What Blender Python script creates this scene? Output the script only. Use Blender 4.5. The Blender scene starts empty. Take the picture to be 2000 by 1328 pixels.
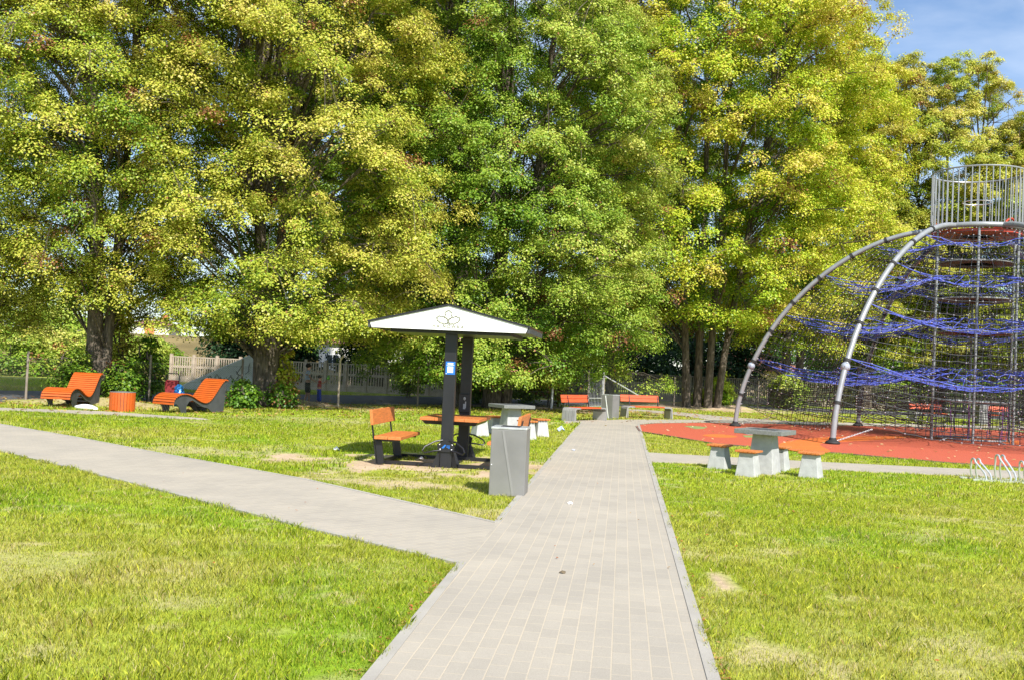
import bpy, math, random
import numpy as np
from mathutils import Vector, Matrix, Euler
R = math.radians
PI = math.pi
sc = bpy.context.scene
C = sc.collection

# ---------------------------------------------------------------- camera
F_PX, H0, ROLL, EYE = 1900.0, 54.0, 0.045, 1.6       # in pixels of the 2000 x 1328 photograph
PITCH = math.atan(H0 / F_PX)
cd = bpy.data.cameras.new('camera'); cam = bpy.data.objects.new('camera', cd); C.objects.link(cam)
cd.sensor_fit = 'HORIZONTAL'; cd.sensor_width = 36.0; cd.lens = 36.0 * F_PX / 2000.0
cd.clip_start = 0.1; cd.clip_end = 3000
cam.location = (0, 0, EYE)
CM = Euler((PI / 2 + PITCH, 0, 0)).to_matrix() @ Matrix.Rotation(ROLL, 3, 'Z')
cam.rotation_euler = CM.to_euler()
sc.camera = cam
def ray(px, py):
    return CM @ Vector(((px - 1000) / F_PX, -(py - 664) / F_PX, -1))
def G(px, py, h=0.0):                       # where the line of sight meets height h
    d = ray(px, py); t = (h - EYE) / d.z
    return Vector((d.x * t, d.y * t, h))
def D(px, py, y):                           # the point of the line of sight at distance y
    d = ray(px, py); t = y / d.y
    return Vector((d.x * t, y, EYE + d.z * t))

# ---------------------------------------------------------------- light
SUN_EL, SDX, SDY = R(43), 0.40, -0.92       # direction towards the sun on the ground plan
n = math.hypot(SDX, SDY); SDX /= n; SDY /= n
sv = Vector((SDX * math.cos(SUN_EL), SDY * math.cos(SUN_EL), math.sin(SUN_EL)))
sl = bpy.data.lights.new('sun', 'SUN'); so = bpy.data.objects.new('sun', sl); C.objects.link(so)
sl.energy = 5.0; sl.angle = R(0.53); sl.color = (1.0, 0.955, 0.88)
so.rotation_euler = sv.to_track_quat('Z', 'Y').to_euler()
w = bpy.data.worlds.new('World'); sc.world = w; w.use_nodes = True
wn, wl = w.node_tree.nodes, w.node_tree.links
wn.clear()
sky = wn.new('ShaderNodeTexSky'); sky.sky_type = 'NISHITA'; sky.sun_disc = False
sky.sun_elevation = SUN_EL; sky.sun_rotation = math.atan2(SDX, SDY)
sky.altitude = 200; sky.air_density = 1.0; sky.dust_density = 0.2; sky.ozone_density = 4.0
bg = wn.new('ShaderNodeBackground'); bg.inputs['Strength'].default_value = 0.12
wo = wn.new('ShaderNodeOutputWorld')
tc = wn.new('ShaderNodeTexCoord'); mp = wn.new('ShaderNodeMapping')
mp.inputs['Rotation'].default_value = (0.2, 0.5, 0.6); mp.inputs['Scale'].default_value = (1.6, 5.0, 5.0)
nz = wn.new('ShaderNodeTexNoise'); nz.inputs['Scale'].default_value = 1.5; nz.inputs['Detail'].default_value = 7; nz.inputs['Roughness'].default_value = 0.52
nz.inputs['Distortion'].default_value = 0.4
cr = wn.new('ShaderNodeValToRGB'); cr.color_ramp.elements[0].position = 0.36; cr.color_ramp.elements[1].position = 0.72
cr.color_ramp.elements[1].color = (0.62, 0.62, 0.62, 1)
mx = wn.new('ShaderNodeMix'); mx.data_type = 'RGBA'
mx.inputs[7].default_value = (6.0, 6.5, 7.2, 1)
wl.new(tc.outputs['Generated'], mp.inputs['Vector']); wl.new(mp.outputs['Vector'], nz.inputs['Vector'])
wl.new(nz.outputs['Fac'], cr.inputs['Fac']); wl.new(cr.outputs['Color'], mx.inputs[0])
wl.new(sky.outputs['Color'], mx.inputs[6]); wl.new(mx.outputs[2], bg.inputs['Color']); wl.new(bg.outputs[0], wo.inputs[0])
sc.view_settings.view_transform = 'Standard'; sc.view_settings.look = 'None'
sc.view_settings.exposure = 0.66; sc.view_settings.gamma = 1.0
try: sc.cycles.max_bounces = 6; sc.cycles.transparent_max_bounces = 4
except Exception: pass

# ---------------------------------------------------------------- materials
def nt(name):
    m = bpy.data.materials.new(name); m.use_nodes = True
    return m, m.node_tree.nodes, m.node_tree.links, m.node_tree.nodes['Principled BSDF']
def rgb(c): return (c[0], c[1], c[2], 1)
def mat(name, col, rough=0.6, metal=0.0, var=0.18, scale=8.0, bump=0.1, bscale=60, stretch=(1, 1, 1), spec=0.5, second=None):
    m, n, l, b = nt(name)
    t = n.new('ShaderNodeTexCoord'); mp = n.new('ShaderNodeMapping'); mp.inputs['Scale'].default_value = stretch
    l.new(t.outputs['Object'], mp.inputs['Vector'])
    a = n.new('ShaderNodeTexNoise'); a.inputs['Scale'].default_value = scale; a.inputs['Detail'].default_value = 6
    l.new(mp.outputs['Vector'], a.inputs['Vector'])
    r = n.new('ShaderNodeValToRGB'); e = r.color_ramp.elements
    e[0].position = 0.3; e[1].position = 0.72
    lo = second or tuple(c * (1 - var) for c in col); hi = tuple(min(1, c * (1 + var)) for c in col) if not second else col
    e[0].color = rgb(lo); e[1].color = rgb(hi)
    l.new(a.outputs['Fac'], r.inputs['Fac']); l.new(r.outputs['Color'], b.inputs['Base Color'])
    b.inputs['Roughness'].default_value = rough; b.inputs['Metallic'].default_value = metal
    b.inputs['Specular IOR Level'].default_value = spec
    if bump:
        c = n.new('ShaderNodeTexNoise'); c.inputs['Scale'].default_value = bscale; c.inputs['Detail'].default_value = 4
        l.new(mp.outputs['Vector'], c.inputs['Vector'])
        u = n.new('ShaderNodeBump'); u.inputs['Strength'].default_value = bump; u.inputs['Distance'].default_value = 0.02
        l.new(c.outputs['Fac'], u.inputs['Height']); l.new(u.outputs['Normal'], b.inputs['Normal'])
    return m
M = {}
M['wood'] = mat('orange_wood', (0.55, 0.18, 0.045), 0.5, 0, 0.25, 6, 0.15, 40, (1, 8, 8))
M['wood_y'] = mat('orange_wood_long', (0.55, 0.175, 0.045), 0.5, 0, 0.25, 6, 0.15, 40, (8, 1, 8))
M['slat'] = mat('painted_slat', (0.52, 0.098, 0.012), 0.5, 0, 0.2, 5, 0.12, 40, (12, 1, 12))
M['redwood'] = mat('red_wood', (0.55, 0.09, 0.025), 0.5, 0, 0.25, 6, 0.1, 40, (1, 8, 8))
M['black'] = mat('black_steel', (0.013, 0.013, 0.016), 0.42, 0.0, 0.3, 4, 0.03, 80)
M['anth'] = mat('anthracite_plastic', (0.05, 0.052, 0.055), 0.6, 0.0, 0.25, 5, 0.06, 60)
M['white'] = mat('white_sheet', (0.82, 0.82, 0.80), 0.4, 0, 0.02, 3, 0.0)
M['bin'] = mat('grey_powder_coat', (0.22, 0.215, 0.205), 0.45, 0.25, 0.14, 2.2, 0.05, 12)
M['bin_light'] = mat('light_grey_strip', (0.42, 0.41, 0.39), 0.45, 0.2, 0.05, 3, 0)
M['bin_soft'] = mat('faint_grey_strip', (0.25, 0.244, 0.233), 0.45, 0.2, 0.05, 3, 0)
M['conc'] = mat('concrete', (0.40, 0.40, 0.395), 0.85, 0, 0.14, 9, 0.25, 70)
M['conc_top'] = mat('terrazzo_top', (0.17, 0.175, 0.165), 0.6, 0, 0.25, 40, 0.15, 90)
M['benchgrey'] = mat('bench_support_grey', (0.25, 0.245, 0.235), 0.6, 0, 0.1, 6, 0.1, 60)
M['steel'] = mat('galvanised_steel', (0.60, 0.61, 0.62), 0.35, 0.55, 0.15, 12, 0.05, 60)
M['tube'] = mat('grey_steel_tube', (0.29, 0.30, 0.31), 0.38, 0.25, 0.1, 6, 0.03, 60)
M['rubber'] = mat('black_rubber', (0.02, 0.02, 0.02), 0.75, 0, 0.2, 10, 0.1)
M['ball'] = mat('grey_plastic_ball', (0.30, 0.33, 0.40), 0.45, 0, 0.1, 6, 0.05)
M['ropeblack'] = mat('black_rope', (0.018, 0.018, 0.02), 0.7, 0, 0.3, 10, 0)
M['ropeblue'] = mat('blue_rope', (0.05, 0.075, 0.40), 0.6, 0, 0.25, 10, 0)
M['knot'] = mat('aluminium_connector', (0.75, 0.75, 0.76), 0.3, 0.5, 0.05, 10, 0)
M['darkplate'] = mat('dark_floor_plate', (0.10, 0.03, 0.025), 0.6, 0, 0.15, 5, 0.05)
M['redplate'] = mat('red_plate', (0.42, 0.045, 0.02), 0.5, 0, 0.15, 5, 0.05)
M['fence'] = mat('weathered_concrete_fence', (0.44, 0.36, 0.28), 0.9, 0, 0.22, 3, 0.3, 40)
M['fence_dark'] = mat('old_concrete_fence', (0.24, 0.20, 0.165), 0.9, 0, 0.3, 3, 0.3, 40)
M['wire'] = mat('fence_wire', (0.14, 0.145, 0.14), 0.45, 0.5, 0.1, 5, 0)
M['paint_blue'] = mat('blue_print', (0.02, 0.16, 0.55), 0.4, 0, 0.05, 5, 0)
M['print_gold'] = mat('grey_green_print', (0.22, 0.22, 0.15), 0.5, 0, 0.1, 5, 0)
M['bag_white'] = mat('white_plastic_bag', (0.80, 0.81, 0.82), 0.5, 0, 0.05, 6, 0.4, 20)
M['bag_blue'] = mat('blue_foil_bag', (0.03, 0.20, 0.55), 0.25, 0.3, 0.4, 8, 0.6, 15)
M['bag_red'] = mat('dark_red_fabric', (0.22, 0.015, 0.02), 0.8, 0, 0.25, 6, 0.2)
M['ramp'] = mat('pale_grey_sheet', (0.66, 0.68, 0.70), 0.7, 0, 0.08, 2, 0.1)
M['ink'] = mat('dark_scribble', (0.05, 0.05, 0.06), 0.8, 0, 0.1, 5, 0)
M['plaster'] = mat('white_plaster', (0.72, 0.70, 0.66), 0.9, 0, 0.06, 2, 0.1)
M['plaster_cream'] = mat('cream_plaster', (0.60, 0.46, 0.33), 0.9, 0, 0.06, 2, 0.1)
M['plaster_orange'] = mat('orange_plaster', (0.60, 0.22, 0.08), 0.9, 0, 0.06, 2, 0.1)
M['roof'] = mat('brown_red_roof', (0.26, 0.12, 0.09), 0.8, 0, 0.2, 8, 0.2)
M['glass'] = mat('window_glass', (0.04, 0.05, 0.06), 0.08, 0, 0.1, 2, 0)
M['skin'] = mat('skin', (0.42, 0.24, 0.17), 0.55, 0, 0.08, 10, 0)
M['hair'] = mat('dark_hair', (0.02, 0.015, 0.012), 0.7, 0, 0.2, 30, 0.2)
M['cloth_dark'] = mat('dark_cloth', (0.025, 0.03, 0.03), 0.9, 0, 0.2, 10, 0.2)
M['cloth_white'] = mat('pale_blue_cloth', (0.42, 0.50, 0.66), 0.9, 0, 0.25, 10, 0.2)
M['cloth_blue'] = mat('blue_cloth', (0.03, 0.06, 0.40), 0.9, 0, 0.2, 10, 0.2)
M['cloth_red'] = mat('red_cloth', (0.40, 0.05, 0.05), 0.9, 0, 0.3, 12, 0.2)
M['toy_green'] = mat('green_toy', (0.10, 0.35, 0.03), 0.4, 0, 0.1, 5, 0)

def bark():
    m, n, l, b = nt('bark')
    t = n.new('ShaderNodeTexCoord'); mp = n.new('ShaderNodeMapping'); mp.inputs['Scale'].default_value = (9, 9, 1.6)
    a = n.new('ShaderNodeTexNoise'); a.inputs['Scale'].default_value = 1.6; a.inputs['Detail'].default_value = 8; a.inputs['Roughness'].default_value = 0.65
    r = n.new('ShaderNodeValToRGB'); e = r.color_ramp.elements
    e[0].position = 0.35; e[0].color = (0.035, 0.026, 0.018, 1); e[1].position = 0.68; e[1].color = (0.20, 0.16, 0.12, 1)
    u = n.new('ShaderNodeBump'); u.inputs['Strength'].default_value = 0.9; u.inputs['Distance'].default_value = 0.06
    l.new(t.outputs['Object'], mp.inputs[0]); l.new(mp.outputs[0], a.inputs['Vector']); l.new(a.outputs['Fac'], r.inputs['Fac'])
    l.new(r.outputs[0], b.inputs['Base Color']); l.new(a.outputs['Fac'], u.inputs['Height']); l.new(u.outputs[0], b.inputs['Normal'])
    b.inputs['Roughness'].default_value = 0.9
    return m
M['bark'] = bark()
def leafmat(name, trans=0.32, gloss=0.05, upn=0.0):
    m = bpy.data.materials.new(name); m.use_nodes = True; n, l = m.node_tree.nodes, m.node_tree.links; n.clear()
    o = n.new('ShaderNodeOutputMaterial'); at = n.new('ShaderNodeAttribute'); at.attribute_name = 'tint'
    d = n.new('ShaderNodeBsdfDiffuse'); t = n.new('ShaderNodeBsdfTranslucent'); g = n.new('ShaderNodeBsdfGlossy'); g.inputs['Roughness'].default_value = 0.45
    x = n.new('ShaderNodeMixShader'); x.inputs[0].default_value = trans
    y = n.new('ShaderNodeMixShader'); y.inputs[0].default_value = gloss
    if upn:
        ge = n.new('ShaderNodeNewGeometry'); mm = n.new('ShaderNodeMix'); mm.data_type = 'VECTOR'; mm.inputs[0].default_value = upn; mm.inputs[5].default_value = (0, 0, 1)
        l.new(ge.outputs['Normal'], mm.inputs[4]); nn = n.new('ShaderNodeVectorMath'); nn.operation = 'NORMALIZE'; l.new(mm.outputs[1], nn.inputs[0]); l.new(nn.outputs[0], d.inputs['Normal'])
    l.new(at.outputs['Color'], d.inputs['Color']); l.new(at.outputs['Color'], t.inputs['Color'])
    l.new(d.outputs[0], x.inputs[1]); l.new(t.outputs[0], x.inputs[2]); l.new(x.outputs[0], y.inputs[1]); l.new(g.outputs[0], y.inputs[2])
    l.new(y.outputs[0], o.inputs[0])
    return m
M['leaf'] = leafmat('foliage', 0.31, 0.03, 0.0); M['grass'] = leafmat('grass_blades', 0.5, 0.0)

def paving(name, rowh=0.107, brick=0.2):
    m, n, l, b = nt(name)
    t = n.new('ShaderNodeTexCoord')
    k = n.new('ShaderNodeTexBrick'); k.offset = 0.5; k.inputs['Scale'].default_value = 1.0
    k.inputs['Brick Width'].default_value = brick; k.inputs['Row Height'].default_value = rowh
    k.inputs['Mortar Size'].default_value = 0.0048; k.inputs['Mortar Smooth'].default_value = 0.4
    k.inputs['Color1'].default_value = (0.395, 0.360, 0.303, 1); k.inputs['Color2'].default_value = (0.360, 0.329, 0.277, 1)
    k.inputs['Mortar'].default_value = (0.475, 0.415, 0.32, 1)
    a = n.new('ShaderNodeTexNoise'); a.inputs['Scale'].default_value = 0.9; a.inputs['Detail'].default_value = 7; a.inputs['Roughness'].default_value = 0.6
    r = n.new('ShaderNodeValToRGB'); e = r.color_ramp.elements; e[0].position = 0.3; e[0].color = (0.86, 0.85, 0.84, 1); e[1].position = 0.7; e[1].color = (1.08, 1.05, 1.0, 1)
    f = n.new('ShaderNodeTexNoise'); f.inputs['Scale'].default_value = 180; f.inputs['Detail'].default_value = 3
    fr = n.new('ShaderNodeValToRGB'); e = fr.color_ramp.elements; e[0].position = 0.3; e[0].color = (0.88, 0.88, 0.88, 1); e[1].position = 0.7; e[1].color = (1.08, 1.08, 1.08, 1)
    x = n.new('ShaderNodeMix'); x.data_type = 'RGBA'; x.blend_type = 'MULTIPLY'; x.inputs[0].default_value = 1
    z = n.new('ShaderNodeMix'); z.data_type = 'RGBA'; z.blend_type = 'MULTIPLY'; z.inputs[0].default_value = 1
    for q in (k, a, f): l.new(t.outputs['Object'], q.inputs['Vector'])
    l.new(a.outputs['Fac'], r.inputs[0]); l.new(f.outputs['Fac'], fr.inputs[0])
    l.new(k.outputs['Color'], x.inputs[6]); l.new(r.outputs[0], x.inputs[7]); l.new(x.outputs[2], z.inputs[6]); l.new(fr.outputs[0], z.inputs[7])
    l.new(z.outputs[2], b.inputs['Base Color']); b.inputs['Roughness'].default_value = 0.88
    iv = n.new('ShaderNodeMath'); iv.operation = 'SUBTRACT'; iv.inputs[0].default_value = 1; l.new(k.outputs['Fac'], iv.inputs[1])
    u = n.new('ShaderNodeBump'); u.inputs['Strength'].default_value = 0.35; u.inputs['Distance'].default_value = 0.006
    l.new(iv.outputs[0], u.inputs['Height']); l.new(u.outputs[0], b.inputs['Normal'])
    return m
M['paving'] = paving('concrete_block_paving')
M['kerb'] = mat('concrete_kerb', (0.355, 0.33, 0.285), 0.85, 0, 0.1, 3, 0.2, 90)
M['rubberred'] = mat('red_safety_rubber', (0.47, 0.09, 0.04), 0.85, 0, 0.30, 45, 0.3, 220)
M['rubberorange'] = mat('orange_safety_rubber', (0.66, 0.15, 0.02), 0.85, 0, 0.1, 3, 0.3, 220)
M['rubbergreen'] = mat('green_safety_rubber', (0.22, 0.27, 0.09), 0.85, 0, 0.1, 3, 0.3, 220)
M['rubbergrey'] = mat('grey_blue_safety_rubber', (0.25, 0.29, 0.30), 0.85, 0, 0.1, 3, 0.3, 220)
M['asphalt'] = mat('asphalt', (0.10, 0.10, 0.105), 0.9, 0, 0.25, 2, 0.3, 120)

def groundmat():
    m, n, l, b = nt('turf_and_soil')
    at = n.new('ShaderNodeAttribute'); at.attribute_name = 'tint'
    t = n.new('ShaderNodeTexCoord')
    a = n.new('ShaderNodeTexNoise'); a.inputs['Scale'].default_value = 14; a.inputs['Detail'].default_value = 8; a.inputs['Roughness'].default_value = 0.7
    l.new(t.outputs['Object'], a.inputs['Vector'])
    r = n.new('ShaderNodeValToRGB'); e = r.color_ramp.elements; e[0].position = 0.3; e[0].color = (0.7, 0.7, 0.7, 1); e[1].position = 0.7; e[1].color = (1.25, 1.25, 1.2, 1)
    x = n.new('ShaderNodeMix'); x.data_type = 'RGBA'; x.blend_type = 'MULTIPLY'; x.inputs[0].default_value = 1
    l.new(a.outputs['Fac'], r.inputs[0]); l.new(at.outputs['Color'], x.inputs[6]); l.new(r.outputs[0], x.inputs[7]); l.new(x.outputs[2], b.inputs['Base Color'])
    u = n.new('ShaderNodeBump'); u.inputs['Strength'].default_value = 0.6; u.inputs['Distance'].default_value = 0.03
    l.new(a.outputs['Fac'], u.inputs['Height']); l.new(u.outputs[0], b.inputs['Normal'])
    b.inputs['Roughness'].default_value = 0.95; b.inputs['Specular IOR Level'].default_value = 0.1
    return m
M['ground'] = groundmat()

# ---------------------------------------------------------------- building helpers
def tag(o, label=None, cat=None, group=None, kind=None):
    if label: o['label'] = label
    if cat: o['category'] = cat
    if group: o['group'] = group
    if kind: o['kind'] = kind
    return o
def thing(name, label, cat, loc=(0, 0, 0), rz=0, group=None):
    o = bpy.data.objects.new(name, None); o.empty_display_size = 0.1; C.objects.link(o)
    o.location = loc; o.rotation_euler = (0, 0, rz)
    return tag(o, label, cat, group)
def copy_tree(o, parent=None):
    c = o.copy(); C.objects.link(c); c.parent = parent
    for ch in list(o.children): copy_tree(ch, c)
    return c
class MB:
    def __init__(s): s.v = []; s.f = []; s.m = []; s.mi = 0
    def add(s, vs, fs):
        k = len(s.v); s.v += [tuple(v) for v in vs]; s.f += [tuple(i + k for i in f) for f in fs]; s.m += [s.mi] * len(fs); return s
    def box(s, x0, x1, y0, y1, z0, z1, mtx=None):
        vs = [Vector((x, y, z)) for z in (z0, z1) for y in (y0, y1) for x in (x0, x1)]
        if mtx: vs = [mtx @ v for v in vs]
        return s.add(vs, [(0, 2, 3, 1), (4, 5, 7, 6), (0, 1, 5, 4), (2, 6, 7, 3), (0, 4, 6, 2), (1, 3, 7, 5)])
    def bar(s, p, q, wx, wz, up=(0, 0, 1)):
        p = Vector(p); q = Vector(q); d = (q - p); L = d.length; d.normalize()
        a = d.cross(Vector(up)); 
        if a.length < 1e-4: a = d.cross(Vector((1, 0, 0)))
        a.normalize(); b = a.cross(d)
        m = Matrix((a, d, b)).transposed().to_4x4(); m.translation = p
        return s.box(-wx / 2, wx / 2, 0, L, -wz / 2, wz / 2, m)
    def tube(s, pts, r, n=8, closed=False, cap=True):
        pts = [Vector(p) for p in pts]; N = len(pts)
        rr = r if isinstance(r, (list, tuple)) else [r] * N
        ring = []; u = None; vs = []
        for i in range(N):
            a = pts[(i - 1) % N] if (i > 0 or closed) else pts[i]; b = pts[(i + 1) % N] if (i < N - 1 or closed) else pts[i]
            t = (b - a).normalized()
            if u is None:
                u = t.orthogonal().normalized()
            u = (u - t * u.dot(t))
            if u.length < 1e-5: u = t.orthogonal()
            u.normalize(); v = t.cross(u)
            vs += [pts[i] + (u * math.cos(2 * PI * k / n) + v * math.sin(2 * PI * k / n)) * rr[i] for k in range(n)]
        fs = []
        for i in range(N if closed else N - 1):
            j = (i + 1) % N
            for k in range(n): fs.append((i * n + k, i * n + (k + 1) % n, j * n + (k + 1) % n, j * n + k))
        if cap and not closed and n > 2: fs += [tuple(range(n))[::-1], tuple((N - 1) * n + k for k in range(n))]
        return s.add(vs, fs)
    def prism(s, poly, z0, z1, mtx=None):            # poly: list of (x, y)
        N = len(poly); vs = [Vector((x, y, z0)) for x, y in poly] + [Vector((x, y, z1)) for x, y in poly]
        if mtx: vs = [mtx @ v for v in vs]
        return s.add(vs, [tuple(range(N))[::-1], tuple(range(N, 2 * N))] + [(i, (i + 1) % N, N + (i + 1) % N, N + i) for i in range(N)])
    def lathe(s, prof, n=24, c=(0, 0, 0)):
        vs = [(c[0] + r * math.cos(2 * PI * k / n), c[1] + r * math.sin(2 * PI * k / n), c[2] + z) for r, z in prof for k in range(n)]
        fs = [(i * n + k, i * n + (k + 1) % n, (i + 1) * n + (k + 1) % n, (i + 1) * n + k) for i in range(len(prof) - 1) for k in range(n)]
        if prof[0][0] > 1e-4: fs.append(tuple(range(n))[::-1])
        if prof[-1][0] > 1e-4: fs.append(tuple((len(prof) - 1) * n + k for k in range(n)))
        return s.add(vs, fs)
    def ell(s, c, rx, ry, rz, n=12, m=8, noise=0, seed=0):
        rnd = random.Random(seed); vs = []; fs = []
        for i in range(m + 1):
            th = PI * i / m
            for k in range(n):
                ph = 2 * PI * k / n; q = 1 + noise * (rnd.random() - 0.5)
                vs.append((c[0] + rx * q * math.sin(th) * math.cos(ph), c[1] + ry * q * math.sin(th) * math.sin(ph), c[2] + rz * q * math.cos(th)))
        for i in range(m):
            for k in range(n): fs.append((i * n + k, (i + 1) * n + k, (i + 1) * n + (k + 1) % n, i * n + (k + 1) % n))
        return s.add(vs, fs)
    def build(s, name, mats, parent=None, smooth=False, bevel=0):
        me = bpy.data.meshes.new(name); me.from_pydata(s.v, [], s.f)
        if not isinstance(mats, (list, tuple)): mats = [mats]
        for m in mats: me.materials.append(m)
        if len(mats) > 1: me.polygons.foreach_set('material_index', s.m)
        if smooth: me.polygons.foreach_set('use_smooth', [True] * len(s.f))
        me.validate(); me.update()
        o = bpy.data.objects.new(name, me); C.objects.link(o)
        if parent: o.parent = parent
        if smooth:
            try: me.set_sharp_from_angle(angle=R(40))
            except Exception: pass
        if bevel:
            b = o.modifiers.new('bevel', 'BEVEL'); b.width = bevel; b.segments = 2; b.limit_method = 'ANGLE'; b.angle_limit = R(40)
        return o
def npmesh(name, V, quads, tint=None, mats=None, parent=None, smooth=False, k=4, nrm=None):
    me = bpy.data.meshes.new(name)
    nv, nf = len(V), len(quads)
    me.vertices.add(nv); me.vertices.foreach_set('co', np.ascontiguousarray(V, dtype=np.float32).ravel())
    me.loops.add(nf * k); me.loops.foreach_set('vertex_index', np.ascontiguousarray(quads, dtype=np.int32).ravel())
    me.polygons.add(nf); me.polygons.foreach_set('loop_start', np.arange(0, nf * k, k, dtype=np.int32))
    try: me.polygons.foreach_set('loop_total', np.full(nf, k, dtype=np.int32))
    except Exception: pass
    if smooth: me.polygons.foreach_set('use_smooth', np.ones(nf, dtype=bool))
    me.update(calc_edges=True)
    if nrm is not None:
        a = me.attributes.new('custom_normal', 'FLOAT_VECTOR', 'POINT'); a.data.foreach_set('vector', np.ascontiguousarray(nrm, dtype=np.float32).ravel())
    if tint is not None:
        a = me.attributes.new('tint', 'FLOAT_COLOR', 'POINT')
        c = np.ones((nv, 4), dtype=np.float32); c[:, :3] = tint
        a.data.foreach_set('color', c.ravel())
    me.materials.append(mats)
    o = bpy.data.objects.new(name, me); C.objects.link(o)
    if parent: o.parent = parent
    return o
def vnoise(x, y, s, seed=0):
    rs = np.random.default_rng(seed); T = rs.random((64, 64))
    u = np.asarray(x) / s + 1000.3; v = np.asarray(y) / s + 1000.7
    i = np.floor(u).astype(int); j = np.floor(v).astype(int); a = u - i; b = v - j
    a = a * a * (3 - 2 * a); b = b * b * (3 - 2 * b)
    g = lambda p, q: T[p % 64, q % 64]
    return (g(i, j) * (1 - a) + g(i + 1, j) * a) * (1 - b) + (g(i, j + 1) * (1 - a) + g(i + 1, j + 1) * a) * b
def inpoly(x, y, poly):
    r = np.zeros(np.shape(x), bool); N = len(poly)
    for i in range(N):
        x0, y0 = poly[i]; x1, y1 = poly[(i + 1) % N]
        c = ((y0 > y) != (y1 > y)) & (x < (x1 - x0) * (y - y0) / (y1 - y0 + 1e-12) + x0)
        r ^= c
    return r
def gp(px, py): v = G(px, py); return (v.x, v.y)
def ext(p, q, d):                       # continue the line q->p beyond p by d metres
    L = math.hypot(p[0] - q[0], p[1] - q[1]); return (p[0] + (p[0] - q[0]) / L * d, p[1] + (p[1] - q[1]) / L * d)

# ---------------------------------------------------------------- ground plan
PL0, PL1, PL2 = gp(724, 1328), gp(971, 1023), gp(1137, 824)
PR0, PR1 = gp(1392, 1328), gp(1247, 829)
LU = [gp(971, 1023), gp(600, 938), gp(300, 884), gp(150, 855), gp(0, 829)]
LL = [gp(902, 1103), gp(600, 1032), gp(330, 962), gp(160, 919), gp(0, 881)]
lu_end = ext(LU[-1], LU[-2], 12); ll_end = ext(LL[-1], LL[-2], 12)
main_poly = [ext(PL0, PL1, 4), PL1, PL2, PR1, ext(PR0, PR1, 4)]
left_poly = LL[::-1] + LU
left_poly = [ll_end] + LL[::-1] + [ext(LL[0], LL[1], .35), ext(LU[0], LU[1], .35)] + LU + [lu_end]
far_left = [gp(-150, 800), gp(0, 801), gp(200, 810), gp(412, 820.5), gp(395, 817), gp(200, 803.5), gp(0, 796.5), gp(-150, 792)]
right_poly = [gp(1264, 884), gp(1400, 892), gp(1650, 905), gp(1860, 915), gp(2000, 921), gp(2250, 930), gp(2250, 946), gp(2000, 936), gp(1860, 929), gp(1650, 919), gp(1400, 907), gp(1268, 902)]
far_path = [gp(1215, 799), gp(1248, 799.5), gp(1340, 806), gp(1430, 815), gp(1560, 823), gp(1560, 827), gp(1400, 822), gp(1310, 809), gp(1248, 803), gp(1215, 803)]
red = [gp(1243, 833.5), gp(1250, 843), gp(1310, 852.5), gp(1390, 866), gp(1472, 873.5), gp(1560, 880), gp(1655, 887), gp(1755, 896), gp(1861, 905), gp(2000, 914), gp(2200, 926),
       gp(2330, 905), gp(2350, 875), gp(2250, 850), gp(2000, 838.5), gp(1800, 834.5), gp(1600, 830.5), gp(1480, 828), gp(1430, 827), gp(1360, 826.2), gp(1280, 827.5), gp(1252, 830)]
ring = [gp(1137, 824.5), gp(1104, 826.5), gp(1100, 822), gp(1150, 820.5), gp(1210, 819.3), gp(1320, 819.3), gp(1430, 820), gp(1600, 824), gp(1800, 828.5), gp(2000, 832), gp(2300, 843),
        gp(2250, 849), gp(2000, 837), gp(1800, 833.5), gp(1600, 829.6), gp(1480, 827), gp(1430, 826.2), gp(1360, 825.5), gp(1280, 826.6), gp(1250, 829), gp(1247, 829.5)]
PATHS = [main_poly, left_poly, far_left, right_poly, far_path, ring, red]

ROAD_A, ROAD_B = gp(-300, 775), gp(1700, 792)
# road: a band between two lines running from near left to far right
road_near = [gp(-200, 786), gp(60, 785), gp(330, 787), gp(660, 789), gp(900, 790), gp(1200, 793), gp(1480, 799), gp(1800, 812), gp(2200, 830)]
road_far = [gp(-200, 760), gp(60, 763), gp(330, 766), gp(660, 771), gp(900, 775), gp(1200, 785), gp(1480, 793), gp(1800, 805), gp(2200, 823)]
road_poly = road_near + road_far[::-1]
for p, q in zip(road_near, road_far): pass

SOIL = [(gp(800, 908), 2.2, 1.3, 1.0), (gp(960, 910), 1.4, 1.3, 0.95), (gp(400, 882), 1.6, 0.9, 0.55), (gp(765, 945), 0.9, 0.4, 0.8), (gp(700, 930), 0.7, 0.3, 0.5), (gp(255, 1110), 0.5, 0.3, 0.45), (gp(330, 1180), 0.35, 0.2, 0.4), (gp(1413, 1137), 0.085, 0.24, 1.0), (gp(1437, 1193), 0.12, 0.09, 0.9),
        (gp(1780, 1010), 0.8, 0.3, 0.4), (gp(1690, 968), 0.5, 0.3, 0.35), (gp(1000, 793), 6.0, 3.2, 0.95), (gp(560, 790), 3.6, 1.6, 0.85), (gp(1370, 797), 4.2, 3.0, 1.0),
        (gp(100, 1115), 0.8, 0.5, 0.35), (gp(640, 1110), 0.8, 0.35, 0.2), (gp(1480, 1280), 0.5, 0.3, 0.6), (gp(960, 1000), 0.35, 0.6, 0.55), (gp(1690, 790), 4.0, 2.0, 0.9), (gp(190, 790), 3.0, 0.9, 0.7),
        (gp(620, 875), 0.8, 0.6, 0.35), (gp(1050, 915), 0.3, 1.0, 0.5), (gp(640, 822), 3.0, 1.2, 0.4), (gp(1120, 860), 0.6, 2.0, 0.35), (gp(1930, 1270), 0.35, 0.2, 0.5)]
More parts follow.
